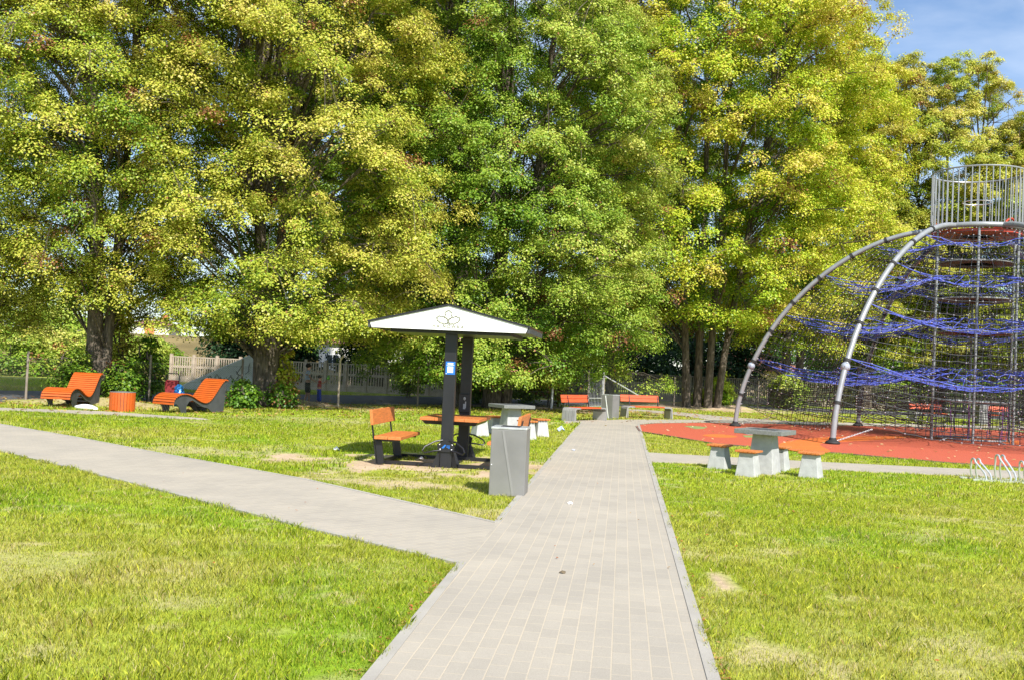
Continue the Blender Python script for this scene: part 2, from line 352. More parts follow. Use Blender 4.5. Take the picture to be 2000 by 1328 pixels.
def soil(x, y):
    s = np.zeros(np.shape(x)); e = (vnoise(x, y, 0.5, 3) - 0.5) * 1.3 + (vnoise(x, y, 0.15, 4) - 0.5) * 1.1 + (vnoise(x, y, 0.05, 14) - 0.5) * 0.6
    for (c, a, b, k) in SOIL:
        d = np.sqrt(((x - c[0]) / a) ** 2 + ((y - c[1]) / b) ** 2)
        s = np.maximum(s, k * np.clip((1.25 + e - d) / 0.6, 0, 1))
    t = vnoise(x, y, 1.7, 5) * 0.6 + vnoise(x, y, 0.45, 6) * 0.4
    s = np.maximum(s, np.clip((t - 0.68) / 0.16, 0, 1) * 0.5)
    t = vnoise(x, y, 0.28, 8) * 0.6 + vnoise(x, y, 0.10, 9) * 0.4; s = np.maximum(s, np.clip((t - 0.68) / 0.1, 0, 1) * 0.55)
    return s
MOUND = [(G(1370, 795), 2.6, 1.5, 0.30), (G(545, 788), 1.6, 1.0, 0.2), (G(185, 788), 1.5, 0.9, 0.2)]
def gz(x, y):
    z = np.zeros(np.shape(x))
    for c, a, b, h in MOUND: z = z + h * np.exp(-(((x - c.x) / a) ** 2 + ((y - c.y) / b) ** 2))
    # scrubby bank far behind on the left
    z = z + 3.2 * np.clip((y - 62 - 0.25 * (x + 30)) / 30, 0, 1) ** 1.3 * np.clip((-8 - x) / 18, 0, 1)
    return z
def turf_tint(x, y, bright=1.0):
    a = vnoise(x, y, 2.3, 11); b = vnoise(x, y, 0.6, 12); c = vnoise(x, y, 6.0, 13)
    g = np.stack([0.290 + 0 * a, 0.375 + 0 * a, 0.028 + 0 * a], -1)
    dry = np.array([0.44, 0.40, 0.12]); lush = np.array([0.19, 0.33, 0.022])
    k = np.clip((a * 0.5 + b * 0.3 + c * 0.2 - 0.42) * 2.6, 0, 1)[..., None]
    g = g * (1 - k * 0.48) + dry * k * 0.48
    k = np.clip((0.46 - (a * 0.6 + b * 0.4)) * 4, 0, 1)[..., None]
    g = g * (1 - k * 0.7) + lush * k * 0.7
    return g * bright
xs = np.concatenate([np.linspace(-900, -60, 22), np.linspace(-55, -26, 30), np.arange(-25, 25, 0.16), np.linspace(26, 60, 34), np.linspace(66, 900, 22)])
ys = np.concatenate([np.linspace(-300, -5, 10), np.arange(-1, 3, 0.5), np.arange(3, 38, 0.16), np.arange(38.3, 60, 0.5), np.linspace(61, 130, 36), np.linspace(140, 1500, 26)])
X, Y = np.meshgrid(xs, ys); S = soil(X, Y)
base = turf_tint(X, Y, 0.95); sand = np.array([0.50, 0.375, 0.255]) * (0.85 + 0.3 * vnoise(X, Y, 0.3, 20))[..., None]
T = base * (1 - S[..., None]) + sand * S[..., None]
bank = (np.clip((Y - 52) / 6, 0, 1) * np.clip((-9 - X) / 4, 0, 1))[..., None]
T = T * (1 - bank) + np.array([0.22, 0.17, 0.075]) * bank * (0.7 + 0.6 * vnoise(X, Y, 2.0, 61))[..., None]
leafy = np.clip((Y - 22 - 0.0 * X) / 8, 0, 1) * np.clip(vnoise(X, Y, 1.2, 31) * 1.6 - 0.7, 0, 1) * (Y < 60)
T = T * (1 - 0.45 * leafy[..., None]) + np.array([0.34, 0.24, 0.11]) * 0.45 * leafy[..., None]
V = np.stack([X, Y, gz(X, Y)], -1).reshape(-1, 3)
ny, nx = X.shape; idx = np.arange(ny * nx).reshape(ny, nx)
Q = np.stack([idx[:-1, :-1], idx[:-1, 1:], idx[1:, 1:], idx[1:, :-1]], -1).reshape(-1, 4)
g = npmesh('ground', V, Q, T.reshape(-1, 3), M['ground'], smooth=True); tag(g, kind='structure')

def slab(name, poly, z0, z1, m, rz=0.0, org=(0, 0)):
    c, s = math.cos(-rz), math.sin(-rz)
    lp = [((x - org[0]) * c - (y - org[1]) * s, (x - org[0]) * s + (y - org[1]) * c) for x, y in poly]
    b = MB(); b.prism(lp, z0, z1); o = b.build(name, m); o.location = (org[0], org[1], 0); o.rotation_euler = (0, 0, rz)
    return tag(o, kind='structure')
def strip(name, a, b_, z0, z1, wd, m):
    mb = MB()
    for p, q in zip(a[:-1], a[1:]): 
        mb.bar((p[0], p[1], (z0 + z1) / 2), (q[0], q[1], (z0 + z1) / 2), wd, z1 - z0)
    return tag(mb.build(name, m), kind='structure')
# path directions for laying the blocks
pdir = math.atan2(PR1[1] - PR0[1] + PL2[1] - PL0[1], PR1[0] - PR0[0] + PL2[0] - PL0[0])
slab('path', main_poly, -0.05, 0.020, M['paving'], pdir, PR0)
ldir = math.atan2(LU[0][1] - LU[2][1], LU[0][0] - LU[2][0])
slab('path', left_poly, -0.05, 0.016, M['paving'], ldir + PI / 2, LL[0])
slab('path', far_left, -0.05, 0.016, M['paving'], 0.4, far_left[0])
slab('path', right_poly, -0.05, 0.016, M['paving'], -0.6, right_poly[0])
slab('path', far_path, -0.05, 0.014, M['paving'], 0.9, far_path[0])
slab('plaza', ring, -0.05, 0.012, M['paving'], pdir, ring[0])
slab('playground_surface', red, -0.05, 0.024, M['rubberred'], 0, red[0])
def patch(pts, m, z=0.024):
    b = MB(); P = [gp(*p) for p in pts]; c = (sum(p[0] for p in P) / len(P), sum(p[1] for p in P) / len(P))
    b.prism([(p[0] - c[0], p[1] - c[1]) for p in P], z - 0.01, z + 0.004); o = b.build('playground_surface', m); o.location = (c[0], c[1], 0)
    return tag(o, kind='structure')
def smoothpoly(pts, k=3):
    for _ in range(k):
        q = []
        for i in range(len(pts)):
            a, b = pts[i], pts[(i + 1) % len(pts)]
            q += [(a[0] * .75 + b[0] * .25, a[1] * .75 + b[1] * .25), (a[0] * .25 + b[0] * .75, a[1] * .25 + b[1] * .75)]
        pts = q
    return pts
patch(smoothpoly([(1515, 868), (1560, 859), (1620, 854), (1760, 852), (1800, 853), (1700, 861), (1600, 866), (1602, 872), (1628, 884), (1600, 886), (1530, 880)]), M['rubberorange'])
patch(smoothpoly([(1365, 851), (1400, 848), (1445, 853), (1430, 856), (1390, 855)]), M['rubberorange'])
patch([(1335, 833), (1352, 832.4), (1382, 835.2), (1374, 838.2), (1357, 838.5)], M['rubbergreen'])
patch([(1450, 851.5), (1482, 851.2), (1478, 855.8), (1455, 855)], M['rubbergreen'])
patch([(1446, 846.5), (1482, 845.6), (1482, 849.8), (1460, 849.4)], M['rubbergrey'])
patch([(1870, 835.8), (1900, 835.2), (2000, 842.5), (2000, 845.5), (1940, 841)], M['rubbergreen'])
patch([(1780, 856), (1830, 853), (1990, 862), (1990, 868), (1900, 862)], M['rubberorange'])
slab('road', road_poly, -0.05, 0.01, M['asphalt'], 0, road_near[0])
# kerbs along the main path
kb = MB()
def kerb(mb, a, b, wd=0.07, top=0.026):
    mb.bar((a[0], a[1], top / 2 - 0.02), (b[0], b[1], top / 2 - 0.02), wd, top + 0.04)
kerb(kb, ext(PR0, PR1, 4), PR1); kerb(kb, PL1, PL2); kerb(kb, ext(PL0, gp(902, 1103), 4), gp(902, 1103))
tag(kb.build('kerb', M['kerb']), kind='structure')
kb = MB()
for a, b in ((LU, lu_end), (LL, ll_end)):
    P = a + [b]
    for p, q in zip(P[:-1], P[1:]): kerb(kb, p, q, 0.06, 0.021)
tag(kb.build('kerb', M['kerb']), kind='structure')
kb = MB()
for i in (list(range(0, 11)) + list(range(14, 21))): kerb(kb, red[i], red[i + 1], 0.06, 0.03)
tag(kb.build('kerb', mat('dark_kerb', (0.16, 0.10, 0.08), 0.85)), kind='structure')

# ---------------------------------------------------------------- grass
rs = np.random.default_rng(7)
def grass_zone(y0, y1, dens, wd, hh, spread=0.56, extra=1.2):
    area = (y1 - y0) * 2 * (spread * y1 + extra); n = int(area * dens)
    y = rs.uniform(y0, y1, n); x = rs.uniform(-1, 1, n) * (spread * y1 + extra)
    k = np.abs(x) < spread * y + extra; x, y = x[k], y[k]
    ok = np.ones(len(x), bool)
    for P in PATHS: ok &= ~inpoly(x, y, P)
    if y1 > 24: ok &= ~inpoly(x, y, road_poly)
    x, y = x[ok], y[ok]
    s = soil(x, y); t = vnoise(x, y, 0.35, 41) * 0.6 + vnoise(x, y, 1.1, 42) * 0.4
    k = rs.random(len(x)) > np.clip(s * 1.15 - 0.08, 0, 0.985) ; x, y, s, t = x[k], y[k], s[k], t[k]
    n = len(x)
    h = hh * (0.45 + 1.1 * t) * (0.65 + 1.1 * np.clip(vnoise(x, y, 0.16, 44) - 0.35, 0, 1)) * rs.uniform(0.5, 1.4, n) * (1 - 0.45 * s)
    a = rs.uniform(0, 2 * PI, n); lean = rs.uniform(0.1, 0.9, n) * h; la = rs.uniform(0, 2 * PI, n)
    wv = wd * rs.uniform(0.6, 1.3, n)
    bx = np.cos(a) * wv / 2; by = np.sin(a) * wv / 2; z0 = gz(x, y) - 0.004
    mx_, my_ = x + np.cos(la) * lean * 0.3, y + np.sin(la) * lean * 0.3
    tx, ty = x + np.cos(la) * lean, y + np.sin(la) * lean
    P = np.stack([np.stack([x - bx, y - by, z0], -1), np.stack([x + bx, y + by, z0], -1),
                  np.stack([mx_ + bx * .8, my_ + by * .8, z0 + h * 0.6], -1), np.stack([tx, ty, z0 + h], -1), np.stack([mx_ - bx * .8, my_ - by * .8, z0 + h * 0.6], -1)], 1)
    col = turf_tint(x, y, 1.25)
    r = rs.random(n)[:, None]; dry = np.array([0.55, 0.47, 0.20]); dk = np.array([0.16, 0.27, 0.03]); yl = np.array([0.42, 0.48, 0.04])
    col = np.where(r < 0.10, dry, np.where(r < 0.22, dk, np.where(r < 0.42, yl, col))) * rs.uniform(0.8, 1.2, (n, 1))
    q = rs.normal(size=(n, 3)) * 0.35; q[:, 2] = 1; q /= np.linalg.norm(q, axis=1)[:, None]
    return P, np.repeat(col, 5, axis=0), np.repeat(q, 5, axis=0)
for (y0, y1, dn, wd, hh) in ((3.6, 8.5, 8500, 0.0030, 0.044), (8.5, 14, 3600, 0.0050, 0.043), (14, 25, 950, 0.0098, 0.045), (25, 47, 170, 0.020, 0.055)):
    P, col, gn = grass_zone(y0, y1, dn, wd, hh); n = len(P)
    Vv = P.reshape(-1, 3); b = np.arange(n)[:, None] * 5
    fl = np.concatenate([b + np.array([0, 1, 2, 4])], 0)
    # a blade is one five-sided face
    o = npmesh('grass', Vv, b + np.array([0, 1, 2, 3, 4]), np.minimum(col * np.array([1.62, 1.44, 1.75]), 0.85), M['grass'], k=5, nrm=gn, smooth=True)
    tag(o, 'short sunlit green lawn grass around the paths', 'grass', kind='stuff')

# fallen leaves and litter bits
def leaf_litter(name, pts, size, cols, label, z=0.03):
    n = len(pts); P = np.array(pts); a = rs.uniform(0, 2 * PI, n); s = size * rs.uniform(0.6, 1.4, n)
    u = np.stack([np.cos(a), np.sin(a), rs.uniform(-.4, .4, n)], -1) * s[:, None]; v = np.stack([-np.sin(a), np.cos(a), rs.uniform(-.4, .4, n)], -1) * s[:, None] * 0.7
    c = np.stack([P[:, 0], P[:, 1], P[:, 2] + z], -1)
    V = np.stack([c - u, c - v * .9, c + u * .8, c + v], 1).reshape(-1, 3)
    col = np.array(cols)[rs.integers(0, len(cols), n)]
    o = npmesh(name, V, (np.arange(n)[:, None] * 4 + np.arange(4)), np.repeat(col, 4, axis=0), M['leaf'])
    return tag(o, label, 'fallen leaves', kind='stuff')
pts = []
while len(pts) < 420:
    x = rs.uniform(4, 22); y = rs.uniform(19, 36)
    if inpoly(np.array([x]), np.array([y]), red)[0]: pts.append((x, y, 0.0))
leaf_litter('fallen_leaves', pts, 0.045, [(0.62, 0.45, 0.22), (0.55, 0.35, 0.15), (0.65, 0.52, 0.32)], 'dry tan leaves scattered on the red rubber surface', 0.045)
pts = []
while len(pts) < 2600:
    y = rs.uniform(24, 46); x = rs.uniform(-0.55, 0.5) * y
    d = min(abs(y - (27 + 0.6 * (x + 14))), 99)
    if rs.random() < math.exp(-(d / 4.0) ** 2): pts.append((x, y, float(gz(np.array(x), np.array(y)))))
leaf_litter('fallen_leaves', pts, 0.06, [(0.50, 0.30, 0.10), (0.38, 0.18, 0.06), (0.55, 0.42, 0.14), (0.30, 0.16, 0.08)], 'brown autumn leaves lying under the row of trees', 0.03)
pts = []
L0, L1 = np.array(PR0), np.array(PR1); M0, M1 = np.array(ext(PL0, PL1, 0)), np.array(gp(902, 1103))
for i in range(260):
    if i % 2: t = rs.random() ** 1.6; p = L0 + (L1 - L0) * t * 0.7; off = rs.normal(0.07, 0.03)
    else: t = rs.random(); p = M0 + (M1 - M0) * t; off = -rs.normal(0.07, 0.03)
    pts.append((p[0] + off, p[1], 0.0))
for i in range(60):
    y = rs.uniform(4.8, 14); pts.append((rs.uniform(-.5, .5) * y, y, 0.02))
leaf_litter('fallen_leaves', pts, 0.016, [(0.50, 0.16, 0.05), (0.35, 0.13, 0.06), (0.5, 0.3, 0.12)], 'small reddish dry leaves caught along the path edges', 0.014)

# ---------------------------------------------------------------- trees
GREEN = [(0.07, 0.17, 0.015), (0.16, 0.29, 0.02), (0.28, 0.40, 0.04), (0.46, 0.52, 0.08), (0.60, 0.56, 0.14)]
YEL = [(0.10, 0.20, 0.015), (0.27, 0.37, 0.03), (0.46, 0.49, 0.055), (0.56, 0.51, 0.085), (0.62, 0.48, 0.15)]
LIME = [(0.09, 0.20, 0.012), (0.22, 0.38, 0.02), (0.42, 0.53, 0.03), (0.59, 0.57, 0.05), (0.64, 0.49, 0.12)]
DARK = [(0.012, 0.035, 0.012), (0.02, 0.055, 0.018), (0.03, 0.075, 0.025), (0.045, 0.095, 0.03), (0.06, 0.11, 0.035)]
def leaf_cloud(rg, cen, rad, dr, nl, size, cols, zsc=0.62, droop=0.35, updir=0.5):
    """cen: clump centres (n,3); returns quads of leaves gathered in drooping tufts"""
    n = len(cen); N = n * nl
    c = np.repeat(cen, nl, 0); rr = np.repeat(rad, nl); o = np.repeat(dr, nl, 0)
    u = rg.normal(size=(N, 3)); u /= np.linalg.norm(u, axis=1)[:, None]
    u[:, 2] = np.where(rg.random(N) < 0.62, np.abs(u[:, 2]), u[:, 2])
    r = rg.random(N) ** 0.42
    # lobes make the tuft ragged
    lob = 0.72 + 0.45 * np.sin(3.0 * np.arctan2(u[:, 1], u[:, 0]) + 7 * c[:, 0]) * np.sin(4 * u[:, 2] + 5 * c[:, 2])
    r = r * (0.75 + 0.35 * lob)
    p = u * r[:, None] * rr[:, None]
    hd = np.hypot(p[:, 0], p[:, 1]) / np.maximum(rr, 1e-3)
    p[:, 2] = p[:, 2] * zsc - droop * rr * hd ** 2
    p = p + c + rg.normal(size=(N, 3)) * 0.05
    nrm = u * 0.6 + o * 0.45 + rg.normal(size=(N, 3)) * 0.33; nrm[:, 2] += updir; nrm /= np.linalg.norm(nrm, axis=1)[:, None]
    t = rg.normal(size=(N, 3)) * 0.7; t[:, 2] -= 0.8; t -= nrm * (t * nrm).sum(1)[:, None]; t /= np.linalg.norm(t, axis=1)[:, None]
    b = np.cross(nrm, t); s = (size * rg.uniform(0.65, 1.35, N))[:, None]
    V = np.stack([p - t * s * .5, p + b * s * .42 - t * s * .08, p + t * s * .55 + nrm * s * 0.06, p - b * s * .42 - t * s * .08], 1)
    return V.reshape(-1, 3), cols
def palcol(pal, k):
    P = np.array(pal); k = np.clip(k, 0, 1) * (len(pal) - 1.001); i = k.astype(int); f = (k - i)[:, None]
    return P[i] * (1 - f) + P[i + 1] * f
def stem_path(x0, y0, x1, y1, H, rg, wob=0.25, n=9):
    pts = []; px = rg.normal(size=3) * wob; 
    for i in range(n):
        t = i / (n - 1); e = t ** 1.2
        pts.append(Vector((x0 + (x1 - x0) * e + math.sin(t * 5 + px[0]) * wob * t, y0 + (y1 - y0) * e + math.cos(t * 4 + px[1]) * wob * t - wob * t * math.cos(px[1]), t * H)))
    return pts
def tree(name, label, cat, loc, H, env, pal, seed, stems, ncl=420, nl=190, leaf=0.085, crad=(0.5, 0.95), shift=0.0, hue=0.5, hueh=0.25, group=None,
         inner=0.3, gaps=0.0, zsc=0.62, droop=0.35, limbs=1.0, brown=0.03, zmin=None, hpow=0.85, cx=0.0, sx=1.0):
    rg = np.random.default_rng(seed)
    t = thing(name, label, cat, loc, 0, group)
    hs = np.array([e[0] for e in env]); ers = np.array([e[1] for e in env])
    # big crowns: boughs spread over the crown's outside, each carrying a dome of drooping tufts
    cen = []; out = []; tone = []
    if ncl >= 380:
        nb = ncl / 9.0; Rb = 1.05 * (crad[0] + crad[1]) ; dm = 0.92 * Rb; bo = []
        for tries in range(9000):
            h = rg.uniform(hs[0], hs[-1]); rmax = np.interp(h, hs, ers); ph = rg.uniform(0, 2 * PI)
            if math.sin(ph) > 0.45 and rg.random() < 0.5: continue
            q = 1 - 0.22 * rg.random(); lump = 0.90 + 0.12 * math.sin(3 * ph + seed + h * 0.9)
            if gaps and float(vnoise(ph * 3.2, h, 1.7, seed + 9)) < gaps + (0.08 if h > hs[-1] * .6 else 0): continue
            p = np.array([cx + rmax * lump * q * math.cos(ph) * sx + shift * h, rmax * lump * q * math.sin(ph), h])
            if any(((p - b_) ** 2).sum() < dm * dm for b_, _ in bo): continue
            bo.append((p, (math.cos(ph), math.sin(ph))))
        per = max(7, int(ncl / max(1, len(bo)) * 0.85)) if False else 15
        for p, o_ in bo:
            sz = Rb * rg.uniform(0.7, 1.15) * (1.12 if p[2] < 8 else .92); tn = rg.normal() * 0.07; st = rg.uniform(.5, .9)
            for _ in range(per):
                u = rg.normal(size=3); u /= np.linalg.norm(u); u[2] = abs(u[2]) * .8; u[0] += o_[0] * .35; u[1] += o_[1] * .35
                v = u * sz * rg.uniform(.35, 1.08); hd = math.hypot(v[0], v[1]); v[2] = v[2] * .55 - st * hd * hd / sz
                if p[2] + v[2] < hs[0]: continue
                cen.append(tuple(p + v)); out.append((o_[0] * .6 + u[0] * .5, o_[1] * .6 + u[1] * .5, .3)); tone.append(tn + .05)
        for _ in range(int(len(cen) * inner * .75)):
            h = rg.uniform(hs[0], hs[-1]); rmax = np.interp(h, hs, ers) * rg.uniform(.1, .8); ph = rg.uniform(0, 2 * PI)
            cen.append((cx + rmax * math.cos(ph) * sx + shift * h, rmax * math.sin(ph), h)); out.append((0, 0, .2)); tone.append(-.25)  # inner tufts tinted deeper green, painting in the crown's interior shade
        crad = (crad[0] * .52, crad[1] * .66); nl = int(nl * 1.5); leaf *= .70
    tries = 0
    while not tone and len(cen) < ncl and tries < ncl * 40:
        tries += 1
        h = hs[0] + (hs[-1] - hs[0]) * rg.random() ** hpow; rmax = np.interp(h, hs, ers)
        if rg.random() > (rmax / ers.max()) ** 0.8 + 0.05: continue
        ph = rg.uniform(0, 2 * PI)
        lump = 0.84 + 0.18 * math.sin(3 * ph + seed + h * 0.9) + 0.10 * math.sin(7 * ph + h * 2.1 + seed * 2)
        q = rg.random() ** 1.5 * 0.95 if rg.random() < inner else 1 - 0.28 * rg.random() ** 1.5
        r = rmax * lump * q
        cen.append((cx + r * math.cos(ph) * sx + shift * h, r * math.sin(ph), h)); out.append((math.cos(ph) * q, math.sin(ph) * q, 0.25))
    if not tone: tone = [0.0] * len(cen)
    tone = np.array(tone)
    cen = np.array(cen); out = np.array(out)
    rad = rg.uniform(crad[0], crad[1], len(cen)) * (0.8 + 0.35 * (1 - (cen[:, 2] - hs[0]) / (hs[-1] - hs[0])))
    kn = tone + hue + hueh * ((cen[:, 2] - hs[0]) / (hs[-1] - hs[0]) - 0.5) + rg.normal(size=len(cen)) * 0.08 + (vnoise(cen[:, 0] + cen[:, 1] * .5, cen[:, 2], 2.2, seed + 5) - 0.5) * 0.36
    q = np.hypot(out[:, 0], out[:, 1]); kn = kn - 0.12 * (1 - q)  # tint also darkens towards the crown's inside, shade put into the leaf colour
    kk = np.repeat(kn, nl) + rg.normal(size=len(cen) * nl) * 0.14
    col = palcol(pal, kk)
    br = np.repeat(rg.random(len(cen)) < brown * 0.6, nl) & (rg.random(len(kk)) < 0.75) | (rg.random(len(kk)) < brown * 0.5)
    col = np.where(br[:, None], np.array([0.30, 0.13, 0.05]) * rg.uniform(0.6, 1.3, (len(kk), 1)), col)
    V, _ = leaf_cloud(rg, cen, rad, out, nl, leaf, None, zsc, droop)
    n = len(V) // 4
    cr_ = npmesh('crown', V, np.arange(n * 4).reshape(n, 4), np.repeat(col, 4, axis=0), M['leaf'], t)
    # stems and limbs
    tb = MB(); sp = []
    for (x0, y0, x1, y1, r0, hh) in stems:
        P = stem_path(x0, y0, x1 + shift * hh * 0.6, y1, hh, rg); sp.append(P)
        rr = [max(0.03, r0 * (1.12 if i == 0 else 1.0) * (1 - i / (len(P) - 1)) ** 0.75) for i in range(len(P))]
        P2 = [P[0] - Vector((0, 0, 0.3))] + P; tb.tube(P2, [rr[0] * 1.2] + rr, 10)
    big = rg.random(len(cen)) < (0.20 * limbs if len(cen) < 500 else 0.07 * limbs)
    ends = []
    for i in np.where(big)[0]:
        c = Vector(cen[i])
        P = sp[min(range(len(sp)), key=lambda j: (Vector((sp[j][4].x, sp[j][4].y, 0)) - Vector((c.x, c.y, 0))).length + rg.random() * 1.0)]
        hb = max(1.4, c.z - 0.30 * math.hypot(c.x, c.y) - rg.uniform(0.0, 1.6)); tt = min(0.97, hb / P[-1].z) * (len(P) - 1); a = int(tt)
        s = P[a].lerp(P[min(a + 1, len(P) - 1)], tt - a); d = c - s; L = d.length
        m1 = s + d * 0.30 + Vector((0, 0, 0.16 * L)) + Vector(rg.normal(size=3)) * .05 * L; m2 = s + d * 0.66 + Vector((0, 0, 0.17 * L)) + Vector(rg.normal(size=3)) * .06 * L
        r0 = 0.012 + 0.009 * L
        tb.tube([s, m1, m2, c], [r0, r0 * .75, r0 * .45, 0.008], 5, cap=False); ends += [m1, m2, c]
    if ends:
        EA = np.array([tuple(e) for e in ends])
        for i in np.where(~big)[0]:
            if rg.random() > 0.6: continue
            c = Vector(cen[i]); dd = np.linalg.norm(EA - cen[i], axis=1); e = Vector(EA[int(dd.argmin())]); 
            if (c - e).length > 3.2: continue
            tb.tube([e, (e + c) / 2 + Vector((0, 0, .08 * (c - e).length)), c], [0.018, 0.012, 0.005], 3, cap=False)
    tb.build('trunk', M['bark'], t, smooth=True)
    return t
def at(px, y): v = D(px, 664, y); return (v.x, y, 0)
def base_at(px, py): v = G(px, py); return (v.x, v.y, 0)
TG = 'tall autumn broadleaf trees in the row behind the park'
#      env: (height, radius)
tree('lime_tree', 'broad yellowing tree with thick pale trunk behind the second orange lounger', 'tree', base_at(517, 792), 21,
     [(2.25, 2.8), (3.3, 4.5), (5, 4.9), (8, 5.2), (12, 5.6), (16, 5.3), (20, 3.0)], YEL, 3, [(0, 0, -0.3, 0.2, 0.36, 6), (0.0, 0.1, 1.2, 0.3, 0.30, 20), (-0.15, 0, -1.6, 0, 0.24, 18)],
     ncl=1250, nl=150, leaf=0.092, hue=0.53, hueh=0.14, group=TG, brown=0.03, gaps=0.20)
tree('lime_tree', 'leftmost full tree with dark leaning trunk behind the first orange lounger', 'tree', base_at(182, 782.5), 20,
     [(2.9, 1.4), (3.8, 2.2), (5.2, 3.2), (8, 4.6), (12, 4.8), (16, 4.4), (19, 2.4)], YEL, 11, [(0, 0, -1.3, 0.3, 0.27, 18), (0.25, 0.1, 0.7, 0.5, 0.17, 16)],
     ncl=850, nl=145, leaf=0.088, hue=0.50, hueh=0.3, group=TG, brown=0.05, gaps=0.27, shift=0.01)
tree('lime_tree', 'yellow green tree cut off by the left edge of the view', 'tree', at(-110, 31), 19,
     [(1.9, 2.0), (3.6, 3.4), (6, 4.0), (10, 4.4), (14, 4.2), (18, 2.4)], YEL, 17, [(0, 0, 0.3, 0.3, 0.3, 17)],
     ncl=650, nl=135, leaf=0.086, hue=0.58, hueh=0.1, group=TG, brown=0.03, gaps=0.20)
tree('lime_tree', 'dense green drooping tree with dark trunks behind the shelter', 'tree', at(965, 38), 23,
     [(1.0, 2.2), (2.2, 4.6), (5, 5.6), (9, 6.2), (13, 5.8), (17, 4.8), (22, 2.6)], GREEN, 5, [(0, 0, 0.3, 0.3, 0.34, 21), (-1.1, 0.4, -2.6, 0.3, 0.28, 19), (0.5, 0.5, 2.4, 0.5, 0.25, 17)],
     ncl=1500, nl=150, leaf=0.10, hue=0.50, hueh=0.25, group=TG, brown=0.03, gaps=0.20, inner=0.4)
tree('lime_tree', 'green tree with low dark crown filling between the shelter and the pale trunk', 'tree', at(742, 58), 27,
     [(3.2, 3.4), (6, 6.0), (12, 7.0), (18, 6.6), (23, 5.4), (27, 3)], GREEN, 23, [(0, 0, 0.5, 0, 0.26, 19), (0.3, 0.2, -1.2, 0, 0.2, 16)],
     ncl=1100, nl=140, leaf=0.15, crad=(0.75, 1.25), hue=0.36, hueh=0.2, group=TG, gaps=0.05, inner=0.45)
tree('maple_tree', 'four stemmed lime yellow tree on the sandy mound behind the long bench', 'tree', base_at(1362, 797), 27,
     [(4.2, 3.6), (6.5, 5.8), (10, 6.9), (15, 7.6), (20, 7.0), (25, 4.6), (27, 2.5)], LIME, 7,
     [(-0.55, 0, -2.6, 0.2, 0.20, 24), (0.05, 0.3, -0.3, 0.3, 0.21, 25), (0.5, 0, 1.3, 0.4, 0.20, 24), (1.0, 0.2, 4.2, 0.2, 0.19, 21)],
     ncl=1300, nl=150, leaf=0.13, crad=(0.75, 1.25), hue=0.60, hueh=0.15, group=TG, gaps=0.24, brown=0.05)
tree('maple_tree', 'slimmer green tree just right of the drooping green one above the two benches', 'tree', at(1195, 54), 24,
     [(3.5, 1.5), (6, 3.2), (10, 4.2), (15, 4.6), (20, 4.2), (24, 2)], GREEN, 29, [(0, 0, 0.3, 0, 0.25, 22)],
     ncl=620, nl=135, leaf=0.135, crad=(0.75, 1.25), hue=0.62, hueh=0.3, group=TG, gaps=0.12)
tree('maple_tree', 'yellow tree with two stems seen through the left side of the climbing net', 'tree', at(1548, 56), 25,
     [(3.4, 1.6), (6, 3.6), (10, 4.8), (15, 5.2), (20, 4.8), (25, 2.6)], LIME, 37, [(-.3, 0, -0.8, 0, 0.27, 23), (0.4, 0, 1.0, 0.3, 0.25, 22)],
     ncl=760, nl=140, leaf=0.135, crad=(0.75, 1.25), hue=0.62, hueh=0.1, group=TG, gaps=0.28, brown=0.06)
tree('maple_tree', 'sparse olive tree with upright open branches left of the climbing cage', 'tree', at(1690, 62), 23,
     [(3, 1.6), (6, 3.2), (10, 4.2), (15, 4.6), (19, 3.8), (22.5, 2.0)], YEL, 41, [(0, 0, 0.3, 0, 0.26, 20), (0.3, 0, 1.8, 0.2, 0.18, 18), (-.2, 0, -1.6, 0.2, 0.18, 18)],
     ncl=430, nl=130, leaf=0.13, crad=(0.6, 1.05), hue=0.55, hueh=0.15, group=TG, gaps=0.38, zsc=0.5)
tree('maple_tree', 'thin crowned olive tree with long bare twigs behind the climbing cage', 'tree', at(1835, 62), 22,
     [(3, 1.6), (6, 3.4), (10, 4.6), (14, 5.2), (18.5, 4.6), (22.5, 2.6)], YEL, 43, [(0, 0, 0.2, 0, 0.28, 19), (0.2, 0, 2.4, 0.2, 0.16, 17), (-.2, 0, -1.9, 0.2, 0.16, 16)],
     ncl=400, nl=130, leaf=0.125, crad=(0.55, 1.0), hue=0.50, hueh=0.1, group=TG, gaps=0.38, zsc=0.5)
tree('maple_tree', 'tree behind the right side of the net, cut by the right edge', 'tree', at(2025, 60), 19,
     [(2, 1.6), (4, 3.8), (8, 5.0), (12, 5.0), (15, 4.2), (18.5, 1.8)], YEL, 47, [(0, 0, 0.2, 0, 0.25, 15), (0.2, 0, -2.2, 0.2, 0.16, 13)],
     ncl=430, nl=130, leaf=0.12, crad=(0.6, 1.0), hue=0.45, hueh=0.1, group=TG, gaps=0.34)
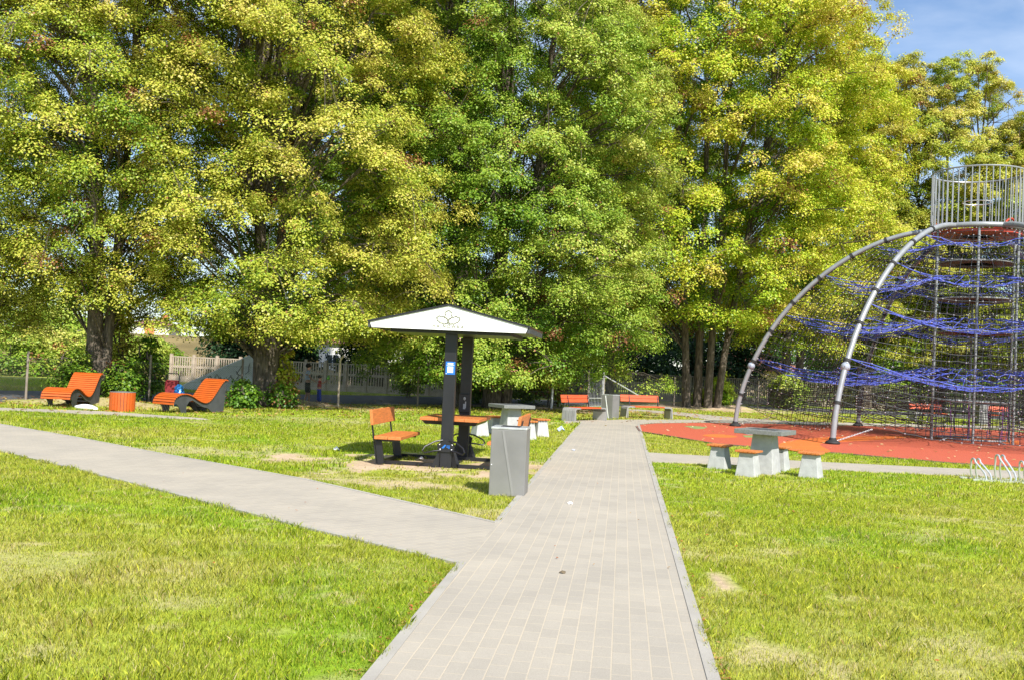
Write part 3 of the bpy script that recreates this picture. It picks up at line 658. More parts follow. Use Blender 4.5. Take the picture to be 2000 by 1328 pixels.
# darker trees beyond the concrete fence
FG = 'dark trees beyond the concrete fence'
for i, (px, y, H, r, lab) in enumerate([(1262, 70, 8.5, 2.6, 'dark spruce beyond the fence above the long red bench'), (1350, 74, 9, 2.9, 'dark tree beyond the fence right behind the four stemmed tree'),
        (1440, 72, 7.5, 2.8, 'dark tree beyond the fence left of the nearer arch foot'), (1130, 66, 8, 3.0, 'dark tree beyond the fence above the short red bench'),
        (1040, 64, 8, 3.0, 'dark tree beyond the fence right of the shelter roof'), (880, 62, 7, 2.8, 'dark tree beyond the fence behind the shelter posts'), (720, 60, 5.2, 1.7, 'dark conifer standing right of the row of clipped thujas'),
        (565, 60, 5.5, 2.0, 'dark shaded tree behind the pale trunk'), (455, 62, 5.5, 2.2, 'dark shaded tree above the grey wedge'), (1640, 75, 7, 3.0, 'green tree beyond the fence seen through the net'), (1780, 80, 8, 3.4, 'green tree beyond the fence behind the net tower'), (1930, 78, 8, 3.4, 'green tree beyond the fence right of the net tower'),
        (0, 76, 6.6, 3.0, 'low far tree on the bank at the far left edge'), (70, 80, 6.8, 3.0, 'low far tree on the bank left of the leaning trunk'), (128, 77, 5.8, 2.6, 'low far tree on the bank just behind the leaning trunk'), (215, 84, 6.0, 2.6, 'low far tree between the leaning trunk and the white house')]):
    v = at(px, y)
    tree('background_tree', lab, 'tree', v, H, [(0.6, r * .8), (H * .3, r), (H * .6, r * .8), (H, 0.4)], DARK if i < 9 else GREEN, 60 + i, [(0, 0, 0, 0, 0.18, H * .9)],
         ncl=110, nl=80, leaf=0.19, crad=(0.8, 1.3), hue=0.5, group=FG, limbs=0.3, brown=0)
# far-off wood closing the view behind the fence
rg = np.random.default_rng(900); cc = []; 
for i in range(2200):
    px = rg.uniform(430, 2300); y = rg.uniform(88, 112); v = D(px, 664, y); top = 8.5 + 3.5 * float(vnoise(v.x, 0, 6, 8)) if px > 640 else 4.6
    cc.append((v.x, y, rg.uniform(.02, 1) ** .8 * top))
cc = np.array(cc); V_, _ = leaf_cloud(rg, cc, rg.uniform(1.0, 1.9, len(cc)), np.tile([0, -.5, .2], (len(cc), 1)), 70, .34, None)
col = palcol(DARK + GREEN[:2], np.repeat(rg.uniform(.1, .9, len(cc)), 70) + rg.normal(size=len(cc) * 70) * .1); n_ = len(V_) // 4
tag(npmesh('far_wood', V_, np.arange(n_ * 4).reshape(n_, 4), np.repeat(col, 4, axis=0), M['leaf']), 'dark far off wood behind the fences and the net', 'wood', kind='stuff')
# bushes
def bush(lab, loc, H, r, pal, seed, hue=0.5, ncl=26, nl=110, leaf=0.085, grp='shrubs and suckers around the tree feet', brown=0.02, sx=1.0):
    return tree('bush', lab, 'bush', loc, H, [(0.15, r * .8), (H * .5, r), (H, r * .4)], pal, seed, [(0, 0, 0.05, 0, 0.03, H * .9), (0.1, 0, 0.3, 0, 0.02, H * .8)], ncl=ncl, nl=nl, leaf=leaf, crad=(0.22, 0.42),
                hue=hue, group=grp, limbs=0.8, brown=brown, sx=sx)
bush('dark leafy sucker growth at the left foot of the pale trunk', base_at(474, 797), 0.75, 0.42, GREEN, 101, 0.15, 34)
bush('low dark bush hugging the right foot of the pale trunk', base_at(552, 797), 0.7, 0.45, GREEN, 102, 0.15, 28, brown=0.25)
bush('bright yellow low spray right of the pale trunk', base_at(550, 792), 1.9, 0.42, LIME, 103, 0.75, 34)
bush('dark green bush between the first lounger and its tree trunk', base_at(140, 783), 1.5, 0.7, GREEN, 104, 0.2, 40)
bush('dark green bush right of the leaning trunk beside the round orange bin', base_at(238, 785), 1.3, 0.7, GREEN, 105, 0.15, 34)
bush('low hanging yellow green spray above the round orange bin', base_at(232, 780), 2.9, 0.7, YEL, 106, 0.62, 36)
bush('young sapling with dark leaves by the fence post left of the red trolley', base_at(287, 783), 2.0, 0.5, GREEN, 107, 0.2, 22)
bush('olive bush in front of the concrete fence left of the shelter', at(800, 45), 2.3, 0.9, GREEN, 108, 0.5, 46, leaf=0.1)
bush('large dark bush under the drooping tree right of the shelter posts', base_at(955, 788), 2.1, 1.3, GREEN, 109, 0.15, 80, leaf=0.1)
bush('round green bush under the drooping tree above the middle chess table', base_at(1020, 787), 2.2, 1.2, GREEN, 110, 0.4, 70, leaf=0.1)
bush('bush with brown dried leaves hanging near the pale pole', at(1075, 42), 3.0, 1.0, GREEN, 111, 0.55, 60, leaf=0.11, brown=0.5)
bush('yellow green suckers at the right foot of the four stemmed tree', base_at(1405, 797), 1.7, 0.85, LIME, 112, 0.55, 50, leaf=0.11)
bush('small green suckers between the stems of the four stemmed tree', base_at(1368, 796), 0.8, 0.6, LIME, 113, 0.4, 24, leaf=0.1)
bush('green bush behind the net by the two stemmed tree', at(1540, 54), 2.0, 1.2, GREEN, 114, 0.5, 60, leaf=0.12)
for i, (px, y, H, r, hu, lab) in enumerate([(35, 52, 2.0, 2.2, .5, 'rounded olive shrub on the bank at the far left edge'), (100, 55, 2.4, 2.0, .8, 'olive shrub on the bank behind the first fence post'), (265, 56, 2.6, 2.4, .5, 'shrub before the white house, left of the concrete fence'), (320, 60, 2.2, 1.7, .2, 'dark shrub at the left end of the concrete fence'), (180, 60, 2.6, 2.6, .7, 'wide shrub on the bank behind the leaning trunk')]):
    tree('shrub', lab, 'shrub', at(px, y), H, [(0.2, r * .9), (H * .5, r), (H, r * .5)], GREEN, 130 + i, [(0, 0, 0, 0, 0.05, H * .8)], ncl=80, nl=80, leaf=0.13, crad=(0.4, 0.7), hue=hu, group='shrubs on the far bank', limbs=0.3)
# clipped thujas in front of the white building
for i in range(13):
    px = 664 + i * 6.6
    tree('thuja', 'small pointed thuja in the clipped row before the white building', 'thuja', at(px, 66), 2.25, [(0.15, .24), (0.8, .22), (1.6, .12), (2.25, .02)], LIME, 160 + i, [(0, 0, 0, 0, 0.03, 1.9)], ncl=26, nl=60, leaf=0.07,
         crad=(0.08, 0.14), hue=0.5, group='row of clipped thujas before the white building', limbs=0.2, brown=0)

# ---------------------------------------------------------------- concrete slotted fence
def slot_fence(lab, p, q, npan, H, m, post_h=0.12):
    p = Vector((p[0], p[1], 0)); q = Vector((q[0], q[1], 0)); d = q - p; L = d.length / npan; rz = math.atan2(d.y, d.x)
    t = thing('concrete_fence', lab, 'fence', p, rz, 'slotted concrete fences at the back')
    pb = MB(); W = L - 0.12
    pb.box(0.06, 0.06 + W, -0.03, 0.03, 0.0, H * .20)
    for k in range(2):
        z0 = H * .20 + k * H * .40; z1 = z0 + H * .40
        pb.box(0.06, 0.06 + W, -0.028, 0.028, z0 + .003, z0 + 0.06); pb.box(0.06, 0.06 + W, -0.028, 0.028, z1 - 0.06, z1)
        nb = max(6, int(W / 0.13))
        for i in range(nb):
            x = 0.06 + (i + .5) * W / nb; pb.box(x - .03, x + .03, -0.022, 0.022, z0 + 0.058, z1 - 0.058)
    pan = pb.build('panel', m, t)
    po = MB(); po.box(-.07, .07, -.08, .08, -0.1, H + post_h - .04); po.prism([(-.07, -.08), (.07, -.08), (.07, .08), (-.07, .08)], H + post_h - .04, H + post_h)
    post = po.build('post', m, t, bevel=0.015)
    for i in range(npan):
        if i: c = pan.copy(); C.objects.link(c); c.location.x = i * L
        if i: c = post.copy(); C.objects.link(c); c.location.x = i * L
    c = post.copy(); C.objects.link(c); c.location.x = npan * L
    return t
slot_fence('pale slotted concrete fence segment left of the grey wedge', D(335, 700, 54)[:2], D(470, 700, 53)[:2], 3, 1.42, M['fence'])
slot_fence('pale slotted concrete fence between the children and the shelter', D(560, 700, 51)[:2], D(880, 700, 49)[:2], 8, 1.44, M['fence'])
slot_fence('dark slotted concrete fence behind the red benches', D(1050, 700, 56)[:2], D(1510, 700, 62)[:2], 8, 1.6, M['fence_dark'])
slot_fence('slotted concrete fence seen through the climbing net', D(1535, 700, 63)[:2], D(2060, 700, 64)[:2], 9, 1.55, M['fence'])

# ---------------------------------------------------------------- chain-link fence
def chain(lab, pts, H, posts_h, seed):
    t = thing('chain_link_fence', lab, 'fence', (pts[0][0], pts[0][1], 0), 0)
    o = Vector((pts[0][0], pts[0][1], 0)); mb = MB(); rr = 0.0022
    for a, b in zip(pts[:-1], pts[1:]):
        a = Vector((a[0], a[1], 0)) - o; b = Vector((b[0], b[1], 0)) - o; L = (b - a).length; u = (b - a) / L; st = 0.075; k = int((L + H) / st)
        for i in range(k):
            for sg in (1, -1):
                s0 = i * st - (H if sg > 0 else 0); x0, x1 = (s0, s0 + H); z0, z1 = (0.03, H) if sg > 0 else (H, 0.03)
                if x1 < 0 or x0 > L: continue
                if x0 < 0: z0 += (z1 - z0) * (-x0) / (x1 - x0); x0 = 0
                if x1 > L: z1 -= (z1 - z0) * (x1 - L) / (x1 - x0); x1 = L
                mb.tube([a + u * x0 + Vector((0, 0, z0)), a + u * x1 + Vector((0, 0, z1))], rr, 3, cap=False)
        for z in (0.05, H * .55, H): mb.tube([a + Vector((0, 0, z)), b + Vector((0, 0, z))], 0.003, 4, cap=False)
    mb.build('wire_mesh', M['wire'], t)
    for i, p in enumerate(pts):
        pb = MB(); h = posts_h[i]; pb.tube([(0, 0, -.1), (0, 0, h), ], 0.035, 8)
        if h > 1.55: pb.tube([(0, 0, h), (0.12, 0, h + .18)], 0.03, 8)
        e = pb.build('post', M['fence'] if i == 4 else M['fence_dark'], t, smooth=True); e.location = (p[0] - o.x, p[1] - o.y, 0)
    return t
cf = [G(-230, 783), G(50, 782), G(290, 786), G(470, 789), G(660, 795), G(815, 794), G(1078, 797), G(1147, 797)]
chain('low chain link fence along the road behind the loungers', [(v.x, v.y) for v in cf], 1.25, [1.5, 1.45, 1.5, 1.5, 1.6, 1.5, 1.7, 1.6], 1)
cf2 = [G(1178, 797), G(1316, 795), G(1480, 800), G(1640, 808)]
chain('chain link fence right of the gate behind the long bench', [(v.x, v.y) for v in cf2], 1.2, [1.5, 1.5, 1.5, 1.5], 2)
# steel gate, brace
g0 = G(1148, 797); g1 = G(1175, 797); t = thing('wire_gate', 'narrow galvanised bar gate left of the far grey bin', 'gate', g0, math.atan2(g1.y - g0.y, g1.x - g0.x))
L = (g1 - g0).length; b = MB()
b.tube([(0.03, 0, .1), (0.03, 0, 1.32), (L - .03, 0, 1.32), (L - .03, 0, .1)], 0.022, 6, closed=True); b.tube([(0.03, 0, .45), (L - .03, 0, .45)], 0.016, 6)
b.build('gate_frame', M['steel'], t, smooth=True)
b = MB()
for i in range(1, 9): x = .03 + (L - .06) * i / 9; b.tube([(x, 0, .1), (x, 0, 1.32)], 0.007, 5)
b.build('gate_bars', M['steel'], t)
b = MB(); b.tube([(L + .06, 0, -.1), (L + .06, 0, 1.6)], 0.035, 8); b.build('gate_post', M['steel'], t, smooth=True)
a0 = D(1177, 731, g1.y); a1 = G(1256, 800, 0.35); a1 = D(1256, 777, g1.y + 1.5)
o = MB().tube([(0, 0, 0), a1 - a0], 0.03, 8).build('fence_brace', M['steel'], smooth=True); o.location = a0
tag(o, 'thin slanting metal strut running down from the gate post behind the long bench', 'strut')
o = MB().tube([(0, 0, -.1), (0, 0, 2.6)], 0.05, 10).build('metal_pole', M['steel'], smooth=True); v = G(1077, 797); o.location = v
tag(o, 'pale metal pole among the hanging branches right of the shelter', 'pole')

# ---------------------------------------------------------------- buildings behind
def house(lab, px, y, wd, dp, h, roofh, wall, roofm, rz=0.0, wins=(), accent=None):
    t = thing('house', lab, 'house', at(px, y), rz)
    b = MB(); b.prism([(-wd / 2, 0), (wd / 2, 0), (wd / 2, dp), (-wd / 2, dp)], 0, h); b.add([(-wd / 2, 0.001, h), (wd / 2, 0.001, h), (0, 0.001, h + roofh), (-wd / 2, dp, h), (wd / 2, dp, h), (0, dp, h + roofh)], [(0, 1, 2), (5, 4, 3)]) if False else None
    b.build('wall', wall, t)
    r = MB(); e = .35
    r.add([(-wd / 2 - e, -e, h), (wd / 2 + e, -e, h), (wd / 2 + e, dp + e, h), (-wd / 2 - e, dp + e, h), (-wd / 2 + 1, dp / 2, h + roofh), (wd / 2 - 1, dp / 2, h + roofh)], [(3, 2, 1, 0), (0, 1, 5, 4), (2, 3, 4, 5), (1, 2, 5), (3, 0, 4)])
    rf = r.build('roof', roofm, t); c = MB(); c.box(wd * .2, wd * .2 + .5, dp * .4, dp * .4 + .5, h + roofh * .4, h + roofh + .6); c.build('chimney', M['plaster_orange'], rf)
    for (x, z, ww, wh) in wins:
        f = MB(); f.box(x - ww / 2, x + ww / 2, -.05, .0, z, z + wh); fo = f.build('window', M['white'], t)
        g_ = MB(); g_.box(x - ww / 2 + .08, x - .03, -.06, -.05, z + .08, z + wh - .08); g_.box(x + .03, x + ww / 2 - .08, -.06, -.05, z + .08, z + wh - .08); g_.build('pane', M['glass'], fo)
    if accent:
        f = MB(); f.box(accent[0], accent[1], -.03, -.001, 0, h - .02); f.build('orange_panel', M['plaster_orange'], t)
    return t
house('white house with an orange strip seen through the left trees', 288, 95, 4.0, 5, 4.2, 0.5, M['plaster'], M['roof'], 0.1, [(-1.3, 2.2, .8, 1.0)], (-.3, .6))
house('white building behind the row of clipped thujas', 715, 84, 8, 7, 3.0, 0.9, M['plaster'], M['roof'], 0.0, [(-2.8, 1.0, 1.2, 1.1)])
house('cream house with brown roof beyond the fence seen through the net', 1500, 92, 7, 7, 2.4, 1.9, M['plaster_cream'], M['roof'], 0.2, [(-1.4, .9, 1.2, 1.1), (1.6, .9, 1.2, 1.1)])

# grey wedge with scribbles
p1 = G(540, 766); p0 = D(356, 763, p1.y)
t = thing('ramp', 'pale grey sloping wedge with dark scribbles half hidden by the pale trunk', 'ramp', (p0.x, p1.y - 1.2, 0), 0.0)
Lr = p1.x - p0.x; hr = D(532, 674, p1.y).z
b = MB(); b.add([(0, 0, 0), (Lr, 0, 0), (Lr, 0, hr), (0, 1.4, 0), (Lr, 1.4, 0), (Lr, 1.4, hr)], [(0, 1, 2), (5, 4, 3), (0, 3, 4, 1), (1, 4, 5, 2), (0, 2, 5, 3)])
b.build('ramp_body', M['ramp'], t, bevel=0.02)
b = MB(); b.box(Lr * .62, Lr * .98, -.02, -.001, .28, .36); b.box(Lr * .8, Lr * .9, -.02, -.001, .1, .2); b.build('lower_edge', M['conc'], t)
b = MB(); rg = random.Random(4)
for k in range(9):
    x = Lr * (.32 + .055 * k); z = x / Lr * hr * .55 + .0; pts = [(x, -.006, z)]
    for i in range(5): pts.append((pts[-1][0] + rg.uniform(-.12, .16), -.006, min(max(.4, pts[-1][2] + rg.uniform(-.25, .25)), pts[-1][0] / Lr * hr * .85)))
    b.tube(pts, 0.014, 4)
b.build('scribble', M['ink'], t)

# ---------------------------------------------------------------- shelter with table
YS = -R(7)
t = sh = thing('picnic_shelter', 'black shelter with white gable roof over an orange table and two benches', 'picnic shelter', (-0.85, 16.05, 0), YS)
EZ, PK, RW, RF, RB = 2.125, 2.50, 1.20, -1.13, 0.95
outl = [(-RW, EZ), (RW, EZ), (RW + .035, EZ + .085), (0, PK), (-RW - .035, EZ + .085)]
mz = Matrix(((1, 0, 0, 0), (0, 0, 1, 0), (0, 1, 0, 0), (0, 0, 0, 1)))
b = MB(); b.prism(outl, RF - .012, RF, mz); gab = b.build('gable_panel', M['white'], t)
b = MB()
for s in (-1, 1):
    P = [(s * (RW + .06), EZ + .075), (0, PK), (0, PK + .03), (s * (RW + .075), EZ + .105)]
    b.prism(P if s > 0 else P[::-1], RF - .03, RB, mz)
b.build('roof_sheet', M['black'], t)
b = MB(); b.prism([(-RW + .02, EZ + .01), (RW - .02, EZ + .01), (RW + .02, EZ + .07), (0, PK - .02), (-RW - .02, EZ + .07)], RF + .01, RB - .01, mz); 
b.box(-RW + .25, RW - .25, RF + .2, RB - .2, EZ - .045, EZ + .009); b.build('roof_box', M['black'], t)
for s in (-1, 1): b = MB(); b.box(s * (RW + .045) - .02, s * (RW + .045) + .02, RF - .005, RB, EZ + .0, EZ + .074); b.build('eave_fascia', M['anth'], t)
# emblem: three leaves in outline
def outline(mb, pts, r=0.0075):
    mb.tube([(x, RF - .016, z) for x, z in pts], r, 4, closed=True)
e = MB(); zc = 2.315
def lobes(cx, cz, rx, rz_, n, amp, rot=0, ph=0):
    o = []
    for i in range(72):
        a = 2 * PI * i / 72; q = 1 + amp * abs(math.sin(n * a / 2 + ph)); x, z = rx * q * math.cos(a), rz_ * q * math.sin(a)
        o.append((cx + x * math.cos(rot) - z * math.sin(rot), cz + x * math.sin(rot) + z * math.cos(rot)))
    return o
outline(e, lobes(0, zc + .045, .045, .055, 6, .35)); outline(e, lobes(-.09, zc - .035, .082, .045, 9, .22, -.35)); outline(e, lobes(.09, zc - .035, .082, .045, 9, .22, .35))
e.tube([(-.02, RF - .016, zc - .0), (0, RF - .016, zc - .095)], .003, 4); e.tube([(.02, RF - .016, zc - .0), (0, RF - .016, zc - .095)], .003, 4)
e.build('emblem', M['print_gold'], gab)
def text(s, size, parent, m, loc, rot=(PI / 2, 0, 0), name='lettering'):
    cu = bpy.data.curves.new('t', 'FONT'); cu.body = s; cu.size = size; cu.align_x = 'CENTER'; cu.extrude = 0.002; cu.offset = 0.0018; cu.space_character = 1.45
    to = bpy.data.objects.new('t', cu); C.objects.link(to); dg = bpy.context.evaluated_depsgraph_get()
    me = bpy.data.meshes.new_from_object(to.evaluated_get(dg)); bpy.data.objects.remove(to)
    me.materials.clear(); me.materials.append(m); o = bpy.data.objects.new(name, me); C.objects.link(o); o.parent = parent; o.location = loc; o.rotation_euler = rot
    return o
text('HAJNÓWKA', 0.068, gab, M['print_gold'], (0, RF - .014, zc - .155))
PX, PY = 0.092, 0.78
for s in (-1, 1):
    b = MB(); b.box(-PX, PX, s * PY - .06, s * PY + .06, -.05, EZ - .04); po = b.build('post', M['black'], t, bevel=.008)
    for dx in (-1, 1):
        for dy in (-1, 1):
            b = MB()                                    # one foot fin
            b.add([(dx * .10, s * PY + dy * .06, .26), (dx * .20, s * PY + dy * .12, 0), (dx * .10, s * PY + dy * .06, 0), (dx * .12, s * PY + dy * .075, .26), (dx * .21, s * PY + dy * .135, 0), (dx * .12, s * PY + dy * .075, 0)],
                  [(0, 1, 2), (5, 4, 3), (0, 3, 4, 1), (1, 4, 5, 2), (2, 5, 3, 0)])
            b.build('foot_fin', M['black'], po)
    yy = s * PY + s * .075                     # cycle holder
    b = MB(); b.prism([(-.12, .25), (.12, .25), (.14, .36), (.03, .44), (-.05, .44), (-.14, .36)], yy - .008, yy + .008, mz)
    ho = b.build('bike_holder', M['black'], t)
    b = MB()
    for dx in (-1, 1):
        b.tube([(dx * .05, yy + s * .012, .43), (dx * .16, yy + s * .05, .41), (dx * .30, yy + s * .16, .33), (dx * .33, yy + s * .2, .27), (dx * .30, yy + s * .18, .235), (dx * .18, yy + s * .07, .26), (dx * .08, yy + s * .012, .27)], .013, 8)
    b.build('loop', M['black'], ho, smooth=True)
    b = MB()
    for (x, z) in ((-.10, .36), (.10, .36), (-.09, .285), (.09, .285)): b.ell((x, yy + s * .01, z), .011, .006, .011, 8, 6)
    b.build('bolts', M['knot'], ho, smooth=True)
    if s < 0:
        b = MB(); y_ = yy - .011; q = .0
        for P in ([(-.07, .305), (-.03, .305), (.0, .35), (.0, .36), (-.02, .36)], [(.01, .34), (.065, .34), (.065, .35), (.01, .35)], [(.01, .32), (.065, .32), (.065, .33), (.01, .33)], [(.035, .303), (.065, .303), (.065, .311), (.035, .311)]):
            b.prism(P, y_ - .002, y_ + .002, mz)
        b.build('mark', M['paint_blue'], ho)
st = MB(); y_ = -PY - .064; st.box(-.065, .085, y_ - .002, y_ + .002, 1.455, 1.655); sto = st.build('sticker', M['paint_blue'], t)
st = MB(); st.box(-.035, .055, y_ - .004, y_ - .0025, 1.485, 1.58); st.box(-.035, .055, y_ - .004, y_ - .0025, 1.615, 1.635); st.box(-.05, .07, y_ - .004, y_ - .0025, 1.597, 1.604); st.box(-.058, -.045, y_ - .004, y_ - .0025, 1.462, 1.472); st.build('sticker_print', M['white'], sto)
# charging box on the rear post facing us
b = MB(); b.box(-.10, .10, PY - .10, PY - .062, .80, 1.12); bo = b.build('outlet_box', M['black'], t, bevel=.008)
b = MB(); b.ell((-.0, PY - .104, 1.04), .022, .008, .03, 10, 8); b.box(-.02, .02, PY - .108, PY - .101, .86, .95); b.box(.01, .03, PY - .11, PY - .102, .88, .99); b.build('outlet_cover', M['conc'], bo)
# table
b = MB()
for i in range(4): x0 = -.475 + i * .2385; b.box(x0, x0 + .2345, -.68, .62, .715, .765)
b.build('table_top', M['wood_y'], t, bevel=.006)
b = MB(); b.add([(-.40, -.60, .655), (.40, -.60, .655), (.40, .55, .655), (-.40, .55, .655), (-.45, -.65, .714), (.45, -.65, .714), (.45, .6, .714), (-.45, .6, .714)], [(3, 2, 1, 0), (4, 5, 6, 7), (0, 1, 5, 4), (1, 2, 6, 5), (2, 3, 7, 6), (3, 0, 4, 7)])
b.build('table_frame', M['black'], t)
for s in (-1, 1):
    o = bpy.data.objects.new('bench', None); C.objects.link(o); o.parent = t; o.rotation_euler = (0, 0, 0 if s < 0 else PI); o.location = (0, 0, 0)
    y0, y1 = (-1.06, .34) if s < 0 else (-.34, 1.06)
    b = MB()
    for i in range(2): x0 = -1.10 + i * .215; b.box(x0, x0 + .21, y0, y1, .405, .455)
    b.build('seat', M['wood_y'], o, bevel=.006)
    b = MB(); mt = Matrix.Translation((-1.14, 0, .62)) @ Matrix.Rotation(-.12, 4, 'Y'); b.box(-.02, .025, y0 - .02, y1 - .0, 0, .24, mt); b.build('backrest', M['wood_y'], o, bevel=.006)
    for yy in (y0 + .12, y1 - .12):
        b = MB(); b.bar((-1.07, yy, .02), (-1.20, yy, .80), .05, .016, (1, 0, 0)); b.bar((-1.0, yy, .02), (-1.06, yy, .40), .05, .10, (1, 0, 0)); b.bar((-1.1, yy, .385), (-.72, yy, .385), .05, .035); 
        b.build('leg', M['black'], o)
b = MB()
for yy in (-PY, PY * .62): b.box(-1.12, 1.12, yy - .03, yy + .03, .01, .06)
for s in (-1, 1): b.box(s * 1.02 - .03, s * 1.02 + .03, -PY + .031, PY * .62 - .031, .012, .055)
b.build('base_frame', M['black'], t)

# ---------------------------------------------------------------- litter bins
def litter_bin(lab, loc, rz, H=.84, W=.46, Dp=.44, strip='bin_light'):
    t = thing('litter_bin', lab, 'bin', loc, rz, 'square grey metal litter bins')
    b = MB(); b.box(-W / 2, W / 2, -Dp / 2, Dp / 2, 0.0, H - .03); bo = b.build('bin_body', M['bin'], t, bevel=.006)
    b = MB(); b.box(-W / 2 - .004, W / 2 + .004, -Dp / 2 - .004, Dp / 2 + .004, H - .027, H); 
    b.build('rim', M['steel'], t, bevel=.004)
    b = MB(); b.box(-.12, .12, -.12, .12, H + .0005, H + .004); b.build('opening', M['rubber'], t)
    b = MB(); mt = Matrix.Translation((0, -Dp / 2 - .004, H / 2)) @ Matrix.Rotation(-.19, 4, 'Y'); b.box(-.014, .014, -.003, .003, -H * .49, H * .46, mt); b.build('diagonal_strip', M[strip], t)
    b = MB(); b.ell((-W / 2 + .02, -Dp / 2 - .004, H * .45), .008, .005, .008, 8, 6); b.build('lock', M['knot'], t)
    return t
c = D(989, 960, 12.15); rz = R(-7); c = Vector((c.x, 12.15, 0)) + Vector((-math.sin(rz), math.cos(rz), 0)) * .22; W = .445
litter_bin('grey square metal litter bin at the path edge in front of the shelter', c, rz, .86, W, .44, 'bin_soft')
c = G(1191, 817); litter_bin('grey litter bin with pale diagonal strip standing between the two red benches', (c.x, c.y, 0), R(-38), .84, strip='white')
c = G(1915, 829); lb = litter_bin('grey litter bin between two red benches seen behind the net tower', (c.x, c.y, 0), R(10), .9)

# ---------------------------------------------------------------- chess tables and stools
def frustum(mb, w0, w1, z0, z1):
    a, b = w0 / 2, w1 / 2
    return mb.add([(-a, -a, z0), (a, -a, z0), (a, a, z0), (-a, a, z0), (-b, -b, z1), (b, -b, z1), (b, b, z1), (-b, b, z1)], [(3, 2, 1, 0), (4, 5, 6, 7), (0, 1, 5, 4), (1, 2, 6, 5), (2, 3, 7, 6), (3, 0, 4, 7)])
def chess(lab, c, rz, stool_labs, rad=.8):
    t = thing('chess_table', lab, 'table', (c[0], c[1], 0), rz, 'concrete chess tables')
    b = MB(); frustum(b, .46, .33, -.02, .665); b.build('pedestal', M['conc'], t, bevel=.01)
    b = MB(); b.box(-.41, .41, -.41, .41, .667, .745); tp = b.build('table_top', M['conc_top'], t, bevel=.008)
    b = MB()
    for i in range(8):
        for j in range(8):
            if (i + j) % 2: b.box(-.24 + i * .06, -.18 + i * .06, -.24 + j * .06, -.18 + j * .06, .744, .747)
    b.build('chess_squares', M['anth'], tp)
    for k in range(4):
        a = rz + k * PI / 2
        s = thing('stool', stool_labs[k], 'stool', (c[0] + rad * math.cos(a), c[1] + rad * math.sin(a), 0), rz, 'concrete stools with orange slatted seats')
        b = MB(); frustum(b, .34, .24, -.02, .38); b.build('stool_base', M['conc'], s, bevel=.01)
        b = MB()
        for i in range(5): b.box(-.18 + i * .073, -.116 + i * .073, -.18, .18, .395, .425)
        b.box(-.15, .15, -.13, -.09, .38, .394); b.box(-.15, .15, .09, .13, .38, .394)
        b.build('seat', M['wood_y'], s, bevel=.004)
c = G(1497, 918); chess('concrete chess table on the lawn in front of the climbing net', (4.42, 16.75), R(-33),
      ['stool at the right front of the nearer chess table', 'stool behind the right side of the nearer chess table', 'leftmost rear stool of the nearer chess table', 'front left stool of the nearer chess table'])
chess('concrete chess table on the lawn behind the shelter and grey bin', (0.06, 22.9), R(28),
      ['stool at the far right of the chess table behind the bin', 'rear left stool of the chess table behind the bin', 'leftmost front stool of the chess table behind the bin', 'right front stool of the chess table behind the bin'])

# ---------------------------------------------------------------- park benches
def park_bench():
    t = thing('park_bench', '', 'bench')
    Lb = 1.85
    for s in (-1, 1):
        b = MB()
        for k in range(4):                      # four ribs make the bent support
            y0 = -.25 + k * .127; prof = []
            for (x, z) in ((Lb / 2 + .03, -.02), (Lb / 2 + .0, .34), (Lb / 2 - .03, .405), (Lb / 2 - .09, .43), (Lb / 2 - .33, .43)): prof.append((x, z))
            inn = [(Lb / 2 - .33, .385), (Lb / 2 - .12, .385), (Lb / 2 - .07, .36), (Lb / 2 - .05, .31), (Lb / 2 - .03, -.02)]
            P = [(s * x, z) for x, z in prof + inn]
            if s < 0: P = P[::-1]
            b.prism(P, y0, y0 + .116, mz)
        b.build('support', M['benchgrey'], t, bevel=.006)
        b = MB(); P = [(s * (Lb / 2 - .08), -.0), (s * (Lb / 2 - .10), .38)]
        b.box(min(s * (Lb / 2 - .075), s * (Lb / 2 - .06)), max(s * (Lb / 2 - .075), s * (Lb / 2 - .06)), -.245, .245, 0, .3); b.build('inner_plate', M['bin_light'], t)
        b = MB(); b.bar((s * (Lb / 2 - .35), .22, .40), (s * (Lb / 2 - .35), .33, .80), .03, .03); b.bar((s * (Lb / 2 - .35), .1, .375), (s * (Lb / 2 - .35), .24, .375), .03, .02); b.build('back_bracket', M['black'], t)
    b = MB()
    for k in range(4): y0 = -.25 + k * .127; b.box(-Lb / 2 + .332, Lb / 2 - .332, y0, y0 + .112, .40, .44)
    b.build('seat', M['redwood'], t, bevel=.005)
    b = MB()
    for k in range(2): mt = Matrix.Translation((0, .29 + k * .03, .58 + k * .125)) @ Matrix.Rotation(-.22, 4, 'X'); b.box(-Lb / 2 + .0, Lb / 2 - .3, -.018, .012, 0, .118, mt)
    b.build('backrest', M['redwood'], t, bevel=.005)
    return t
BG = 'red slatted park benches with grey bent supports'
b0 = park_bench()
p = G(1118, 823); q = G(1165, 820)
spots = [((p.x + q.x) / 2, (p.y + q.y) / 2 + .1, R(52), 'red slatted bench seen at an angle left of the far grey bin'),
         (G(1264, 817).x, G(1264, 816.5).y, R(20), 'long red slatted bench right of the far grey bin'),
         (G(1855, 829).x, G(1855, 826).y, R(8), 'red bench seen through the net tower, left of its bin'),
         (G(1990, 833).x, G(1990, 830).y, R(0), 'red bench behind the net tower, cut by the right edge')]
for i, (x, y, a, lab) in enumerate(spots):
    o = b0 if i == 0 else copy_tree(b0)
    o.location = (x, y, 0); o.rotation_euler = (0, 0, a); tag(o, lab, 'bench', BG)

